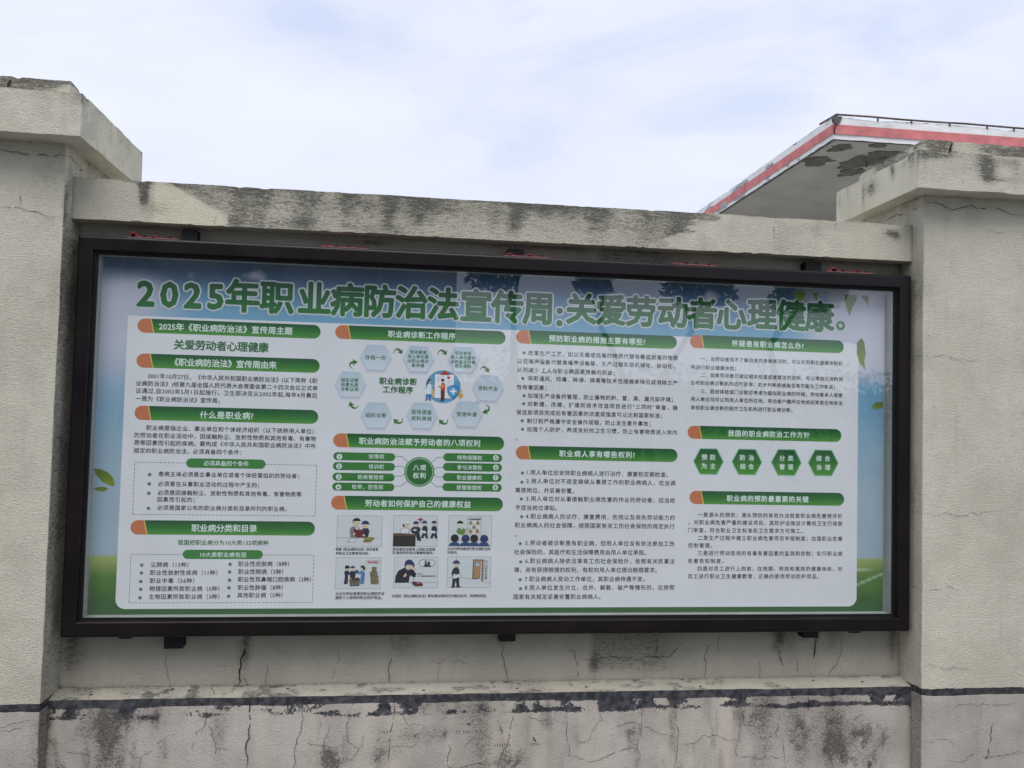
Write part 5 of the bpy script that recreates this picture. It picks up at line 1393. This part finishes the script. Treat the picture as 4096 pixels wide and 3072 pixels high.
D.poly([(1480, 915), (1486, 812), (1470, 770), (1482, 722), (1510, 695), (1545, 695), (1565, 735), (1562, 812), (1565, 912), (1534, 912), (1524, 850), (1512, 912)], NV); helmet(D, 1524, 658, 38, 1); D.ell(1495, 922, 26, 10, (70, 50, 42)); D.ell(1552, 920, 30, 10, (70, 50, 42)); D.poly([(1480, 792), (1570, 765), (1584, 808), (1494, 834)], LN); D.poly([(1484, 794), (1568, 769), (1580, 806), (1496, 830)], (226, 228, 232)); D.ell(1505, 782, 15, 11, SK); D.done('drawing', e); labels(5, D, e)
# printed leaves
for q in SHAPES:
    if q[0] == 'leaf':
        V = [(x/1000, z/1000) for x, z in q[2]]
        V = [(max(x, PX0+.001), min(z, PZ1-.002)) for x, z in V]
        n = len(V); zt = max(v[1] for v in V); zb = min(v[1] for v in V)
        inked('printed_leaf', V, [tuple(range(n))], [tuple((132, 152, 58)[i]+((92, 116, 38)[i]-(132, 152, 58)[i])*(v[1]-zb)/(zt-zb) for i in range(3)) for v in V], poster, 4)

# ---------------- canopy behind the wall
can = tag(empty('station_canopy', (14, 17, GROUND)), 'white concrete canopy with faded red stripe and peeling grey underside, behind the right pillar', 'canopy')
CX0, CX1, CY0, CY1, CZ0, CZ1 = 8.25, 24.0, 10.0, 26.0, 5.70, 6.085
def strips(x0, y0, x1, y1, z0, z1, th, st=.25):
    return box(min(x0, x1), max(x0, x1), min(y0, y1), max(y0, y1), z0, z1)
def fascia_dirt(P): return np.clip(.30*sstep(.5, .72, fbm(P, (1.2, 1.2, 1.5), 5, 17))*sstep(CZ0, CZ1, P[:, 2])+.5*np.exp(-np.clip(CZ1-P[:, 2], 0, 9)/.02)*sstep(.42, .62, fbm(P, 4, 4, 19)), 0, .8)
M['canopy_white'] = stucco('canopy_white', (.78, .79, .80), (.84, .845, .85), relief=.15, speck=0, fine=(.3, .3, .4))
def fchip(P, Q):
    top = np.exp(-np.clip(CZ1-P[:, 2], 0, 9)/.02); Q = Q.copy(); Q[:, 2] -= sstep(.58, .72, fbm(P, 3.5, 4, 23))*.03*top; return Q
surface('fascia', [((CX0, CY0, CZ0), (CX1-CX0, 0, 0), (0, 0, CZ1-CZ0), .05), ((CX0, CY1, CZ0), (0, CY0-CY1, 0), (0, 0, CZ1-CZ0), .05), ((CX0, CY0, CZ1), (CX1-CX0, 0, 0), (0, CY1-CY0, 0), .4), ((CX1, CY0, CZ0), (0, CY1-CY0, 0), (0, 0, CZ1-CZ0), .4), ((CX1, CY1, CZ0), (CX0-CX1, 0, 0), (0, 0, CZ1-CZ0), .4)], M['canopy_white'], can, .012, fascia_dirt, None, None, fchip)
V, Fc = joinvf([box(CX0-.02, CX1, CY0-.022, CY0-.012, 5.785, 5.945), box(CX0-.022, CX0-.012, CY0-.022, CY1, 5.785, 5.945)])
mesh_obj('red_stripe', V, Fc, M['red_paint'], can)
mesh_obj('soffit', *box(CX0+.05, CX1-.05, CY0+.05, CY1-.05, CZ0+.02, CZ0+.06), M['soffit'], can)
V, Fc = joinvf([box(CX0+.012, CX0+.06, CY0+.02, CY1, CZ0-.010, CZ0+.03), box(CX0+.06, CX1, CY0+.012, CY0+.05, CZ0-.008, CZ0+.03)])
mesh_obj('drip_edge', V, Fc, M['peel'], can)
def irregular(cx, cy, rx, ry, seed, n=26):
    r_ = random.Random(seed); ph = [r_.random()*6 for _ in range(4)]
    return [(cx+rx*math.cos(2*math.pi*i/n)*(1+.2*math.sin(3*2*math.pi*i/n+ph[0])+.16*math.sin(5*2*math.pi*i/n+ph[1])+.10*math.sin(9*2*math.pi*i/n+ph[2])+.06*r_.random()), cy+ry*math.sin(2*math.pi*i/n)*(1+.2*math.sin(2*2*math.pi*i/n+ph[3])+.15*math.sin(6*2*math.pi*i/n+ph[0])+.08*r_.random())) for i in range(n)]
def peel(pts, z): 
    n = len(pts); V = [(x, y, z) for x, y in pts]+[(x, y, z+.02) for x, y in pts]
    return mesh_obj('peeled_patch', V, [tuple(range(n))]+[(i, (i+1) % n, n+(i+1) % n, n+i) for i in range(n)], M['peel'], can)
for cx, cy, rx, ry, sd_ in ((8.62, 10.46, .17, .20, 3), (8.60, 11.25, .26, .26, 5), (9.36, 11.15, .30, .36, 8), (9.55, 11.75, .22, .26, 11), (9.18, 10.20, .15, .10, 14), (9.62, 10.62, .32, .20, 17), (9.75, 10.95, .30, .16, 19)):
    peel(irregular(cx, cy, rx, ry, sd_), CZ0+.012-.0012*sd_/3)
name_amp = 0
ribbon('soffit_seam', [(8760, 10330, 5716), (9200, 10800, 5716), (9800, 11400, 5716)], .012, (0, 0, -1), can, M['peel'])
# grey chips in the receding fascia and the broken corner
def chipf(y, z, ry, rz, seed):
    pts = irregular(y, z, ry, rz, seed, 14); n = len(pts); X = CX0-.016
    if z > 5.93 or z < 5.80: X = CX0-.014
    if 5.78 < z < 5.95: X = CX0-.026
    V = [(X, a, b_) for a, b_ in pts]+[(X+.03, a, b_) for a, b_ in pts]
    mesh_obj('fascia_chip', V, [tuple(range(n))]+[(i, (i+1) % n, n+(i+1) % n, n+i) for i in range(n)], M['chip'], can)
for a in ((12.52, 5.99, .16, .035, 1), (13.9, 6.0, .28, .05, 2), (14.3, 5.98, .13, .04, 3), (13.98, 5.76, .30, .06, 4), (14.9, 5.80, .20, .06, 5), (15.2, 5.76, .16, .04, 6), (11.71, 5.765, .06, .035, 7), (12.58, 5.755, .06, .035, 8), (15.9, 5.98, .2, .04, 9)): chipf(*a)
V = [(8.22, 9.97, 6.075), (8.30, 9.965, 6.09), (8.40, 9.97, 6.083), (8.37, 9.962, 6.02), (8.345, 9.965, 5.965), (8.30, 9.96, 5.925), (8.262, 9.965, 5.95), (8.235, 9.965, 6.01)]
V2 = V+[(x, y+.06, z) for x, y, z in V]; n = len(V)
mesh_obj('broken_corner', V2, [tuple(range(n))]+[(i, (i+1) % n, n+(i+1) % n, n+i) for i in range(n)], M['peel'], can)
name_amp = .0
ribbon('rust_crack', [(8260, 9960, 5950), (8262, 9960, 5880), (8248, 9960, 5810), (8258, 9960, 5760)], .012, (0, -1, 0), can, M['crack'])
ribbon('crack', [(8750, 9972, 5990), (8900, 9972, 5975), (9100, 9972, 6010)], .004, (0, -1, 0), can, M['chip'])
ribbon('crack', [(9160, 9972, 6000), (9200, 9972, 5960), (9330, 9972, 5985)], .004, (0, -1, 0), can, M['chip'])
V, Fc = tube([(8.16, 10.3, 6.05), (8.30, 10.0, 6.125)]+[(8.30+.6*i, 10.0, 6.125+.006*math.sin(i*1.9)) for i in range(1, 26)], .017, 8)
rail = mesh_obj('edge_rail', V, Fc, M['pipe'], can, True)
for x in (8.31, 9.06, 9.68, 10.39, 11.1, 11.61, 12.4, 13.2, 14.0):
    mesh_obj('rail_post', *box(x-.012, x+.012, 9.99, 10.015, 6.06, 6.125), M['pipe'], can)
for x, y in ((11, 14), (20, 14), (11, 22), (20, 22)):
    mesh_obj('column', *bevel_box(x-.25, x+.25, y-.25, y+.25, GROUND, CZ0+.03, .03, 1), M['white_paint'], can)

# ---------------- ground and street side behind the camera (seen in the glass)
g_ = mesh_obj('ground', [(-400, -400, GROUND), (400, -400, GROUND), (400, 400, GROUND), (-400, 400, GROUND)], [(0, 1, 2, 3)], M['ground']); tag(g_, kind='structure')
f_ = mesh_obj('forecourt', *box(-6, 40, .6, 44, GROUND-.1, GROUND+.06), M['forecourt']); tag(f_, kind='structure')
fw = mesh_obj('street_wall', *bevel_box(-26, 34, -26.4, -26.1, GROUND, 2.05, .03, 1), M['far_wall']); tag(fw, 'long pale wall across the street, seen only as a reflection in the glass', 'wall')
def leafcloud(c, rad, n, size, r_):
    V, Fc = [], []
    for _ in range(n):
        u = Vector((r_.gauss(0, 1), r_.gauss(0, 1), r_.gauss(0, 1))); u.normalize(); u *= r_.random()**.45
        p = Vector(c)+Vector((u.x*rad[0], u.y*rad[1], u.z*rad[2]))
        a = Vector((r_.gauss(0, 1), r_.gauss(0, 1), r_.gauss(0, 1))).normalized(); b_ = a.orthogonal().normalized()
        s_ = size*(.6+.8*r_.random()); k = len(V)
        V += [tuple(p-a*s_), tuple(p+b_*s_*.45), tuple(p+a*s_), tuple(p-b_*s_*.45)]; Fc.append((k, k+1, k+2, k+3))
    return V, Fc
def tree(x, y, h, tr, lean, bushy, seed, label, crown, group=None):
    r_ = random.Random(seed); t_ = tag(empty('street_tree', (x, y, GROUND)), label, 'tree', group)
    V, Fc = [], []
    def add(q):
        b_ = len(V); V.extend(q[0]); Fc.extend([tuple(i+b_ for i in f) for f in q[1]])
    tips = []
    def grow(p, d, l_, r, depth):
        pts = [p]; n = 5; rr = [r]
        for i in range(n):
            d = (d+Vector((r_.gauss(0, .12), r_.gauss(0, .12), r_.gauss(0, .07)))).normalized(); p = p+d*l_/n; pts.append(p); rr.append(r*(1-.45*(i+1)/n))
        add(tube(pts, rr, 7 if depth < 2 else 4, False))
        if depth >= bushy[0]: tips.append(p); return
        for k in range(2 if depth == 0 else r_.choice((2, 3))):
            a = r_.random()*6.28; sp = .45+.45*r_.random()
            nd = (d+Vector((math.cos(a)*sp, math.sin(a)*sp, .1+.2*r_.random()))).normalized()
            grow(p if k < 2 else pts[3], nd, l_*(.62+.2*r_.random()), rr[-1]*.8, depth+1)
    grow(Vector((x, y, GROUND)), Vector((lean, 0, 1)).normalized(), h*.5, tr, 0)
    mesh_obj('trunk', V, Fc, M['bark'], t_)
    V, Fc = [], []
    for p in (tips if bushy[1] else []):
        add(leafcloud(p, (bushy[2],)*3, bushy[1], bushy[3], r_))
    for c in crown: add(leafcloud(c[:3], c[3:6], c[6], .11, r_))
    if Fc: mesh_obj('crown', V, Fc, M['leaf'], t_)
TG = 'trees across the street that show in the glass'
tree(7.05, -18.0, 8.6, .13, .02, (4, 10, .35, .09), 3, 'thin straight tree reflected behind the middle heading bar, left of its twin', [(5.9, -18, 4.35, .6, .5, .36, 260)], TG)
tree(7.75, -18.6, 9.0, .13, .03, (4, 12, .35, .09), 5, 'thin straight tree reflected right of its twin, over the title', [(8.9, -18.4, 4.35, 1.1, .6, .42, 620)], TG)
tree(3.9, -17.6, 7.4, .16, -.10, (4, 22, .40, .09), 9, 'crooked leaning tree reflected above the middle of the poster', [(3.2, -17.8, 4.5, .8, .5, .5, 480)], TG)
tree(11.9, -19.0, 8.0, .15, .0, (3, 30, .5, .09), 12, 'leafy tree reflected near the printed leaves at the upper right', [(11.6, -18.6, 4.3, .7, .5, .4, 450), (12.6, -19, 4.6, .8, .6, .6, 700)], TG)
bl = tag(empty('street_building', (-12, -22, GROUND)), 'plain grey flat-roofed block across the street, reflected in the left half of the glass', 'building')
BX0, BX1, BYF, BZ1 = -30.0, 2.35, -18.2, 9.4
mesh_obj('wall', *bevel_box(BX0, BX1, -28, BYF, GROUND, BZ1, .03, 1), M['block'], bl)
mesh_obj('roof', *bevel_box(BX0-.3, BX1+.3, -28.3, BYF+.3, BZ1, BZ1+.35, .03, 1), M['block'], bl)
for fl in range(3):
    for k in range(10):
        x = -27.5+3.1*k; z = .3+3.1*fl
        wdw = mesh_obj('window', *box(x-.8, x+.8, BYF-.05, BYF+.04, z, z+1.5), M['block'], bl)
        for q in (-1, 1): mesh_obj('pane', *box(x+q*.39-.34, x+q*.39+.34, BYF+.03, BYF+.05, z+.07, z+1.43), M['dark_pane'], wdw)
r_ = random.Random(4); V, Fc = [], []
for i in range(46):
    x = -20+i*1.05; q = leafcloud((x, -24.8, 1.3+r_.random()*.4), (1.0, .6, 1.2+.6*r_.random()), 260, .12, r_); b_ = len(V); V += q[0]; Fc += [tuple(k+b_ for k in f) for f in q[1]]
tag(mesh_obj('hedge', V, Fc, M['leaf']), 'lumpy clipped hedge in front of the far wall, reflected low in the glass', 'hedge')
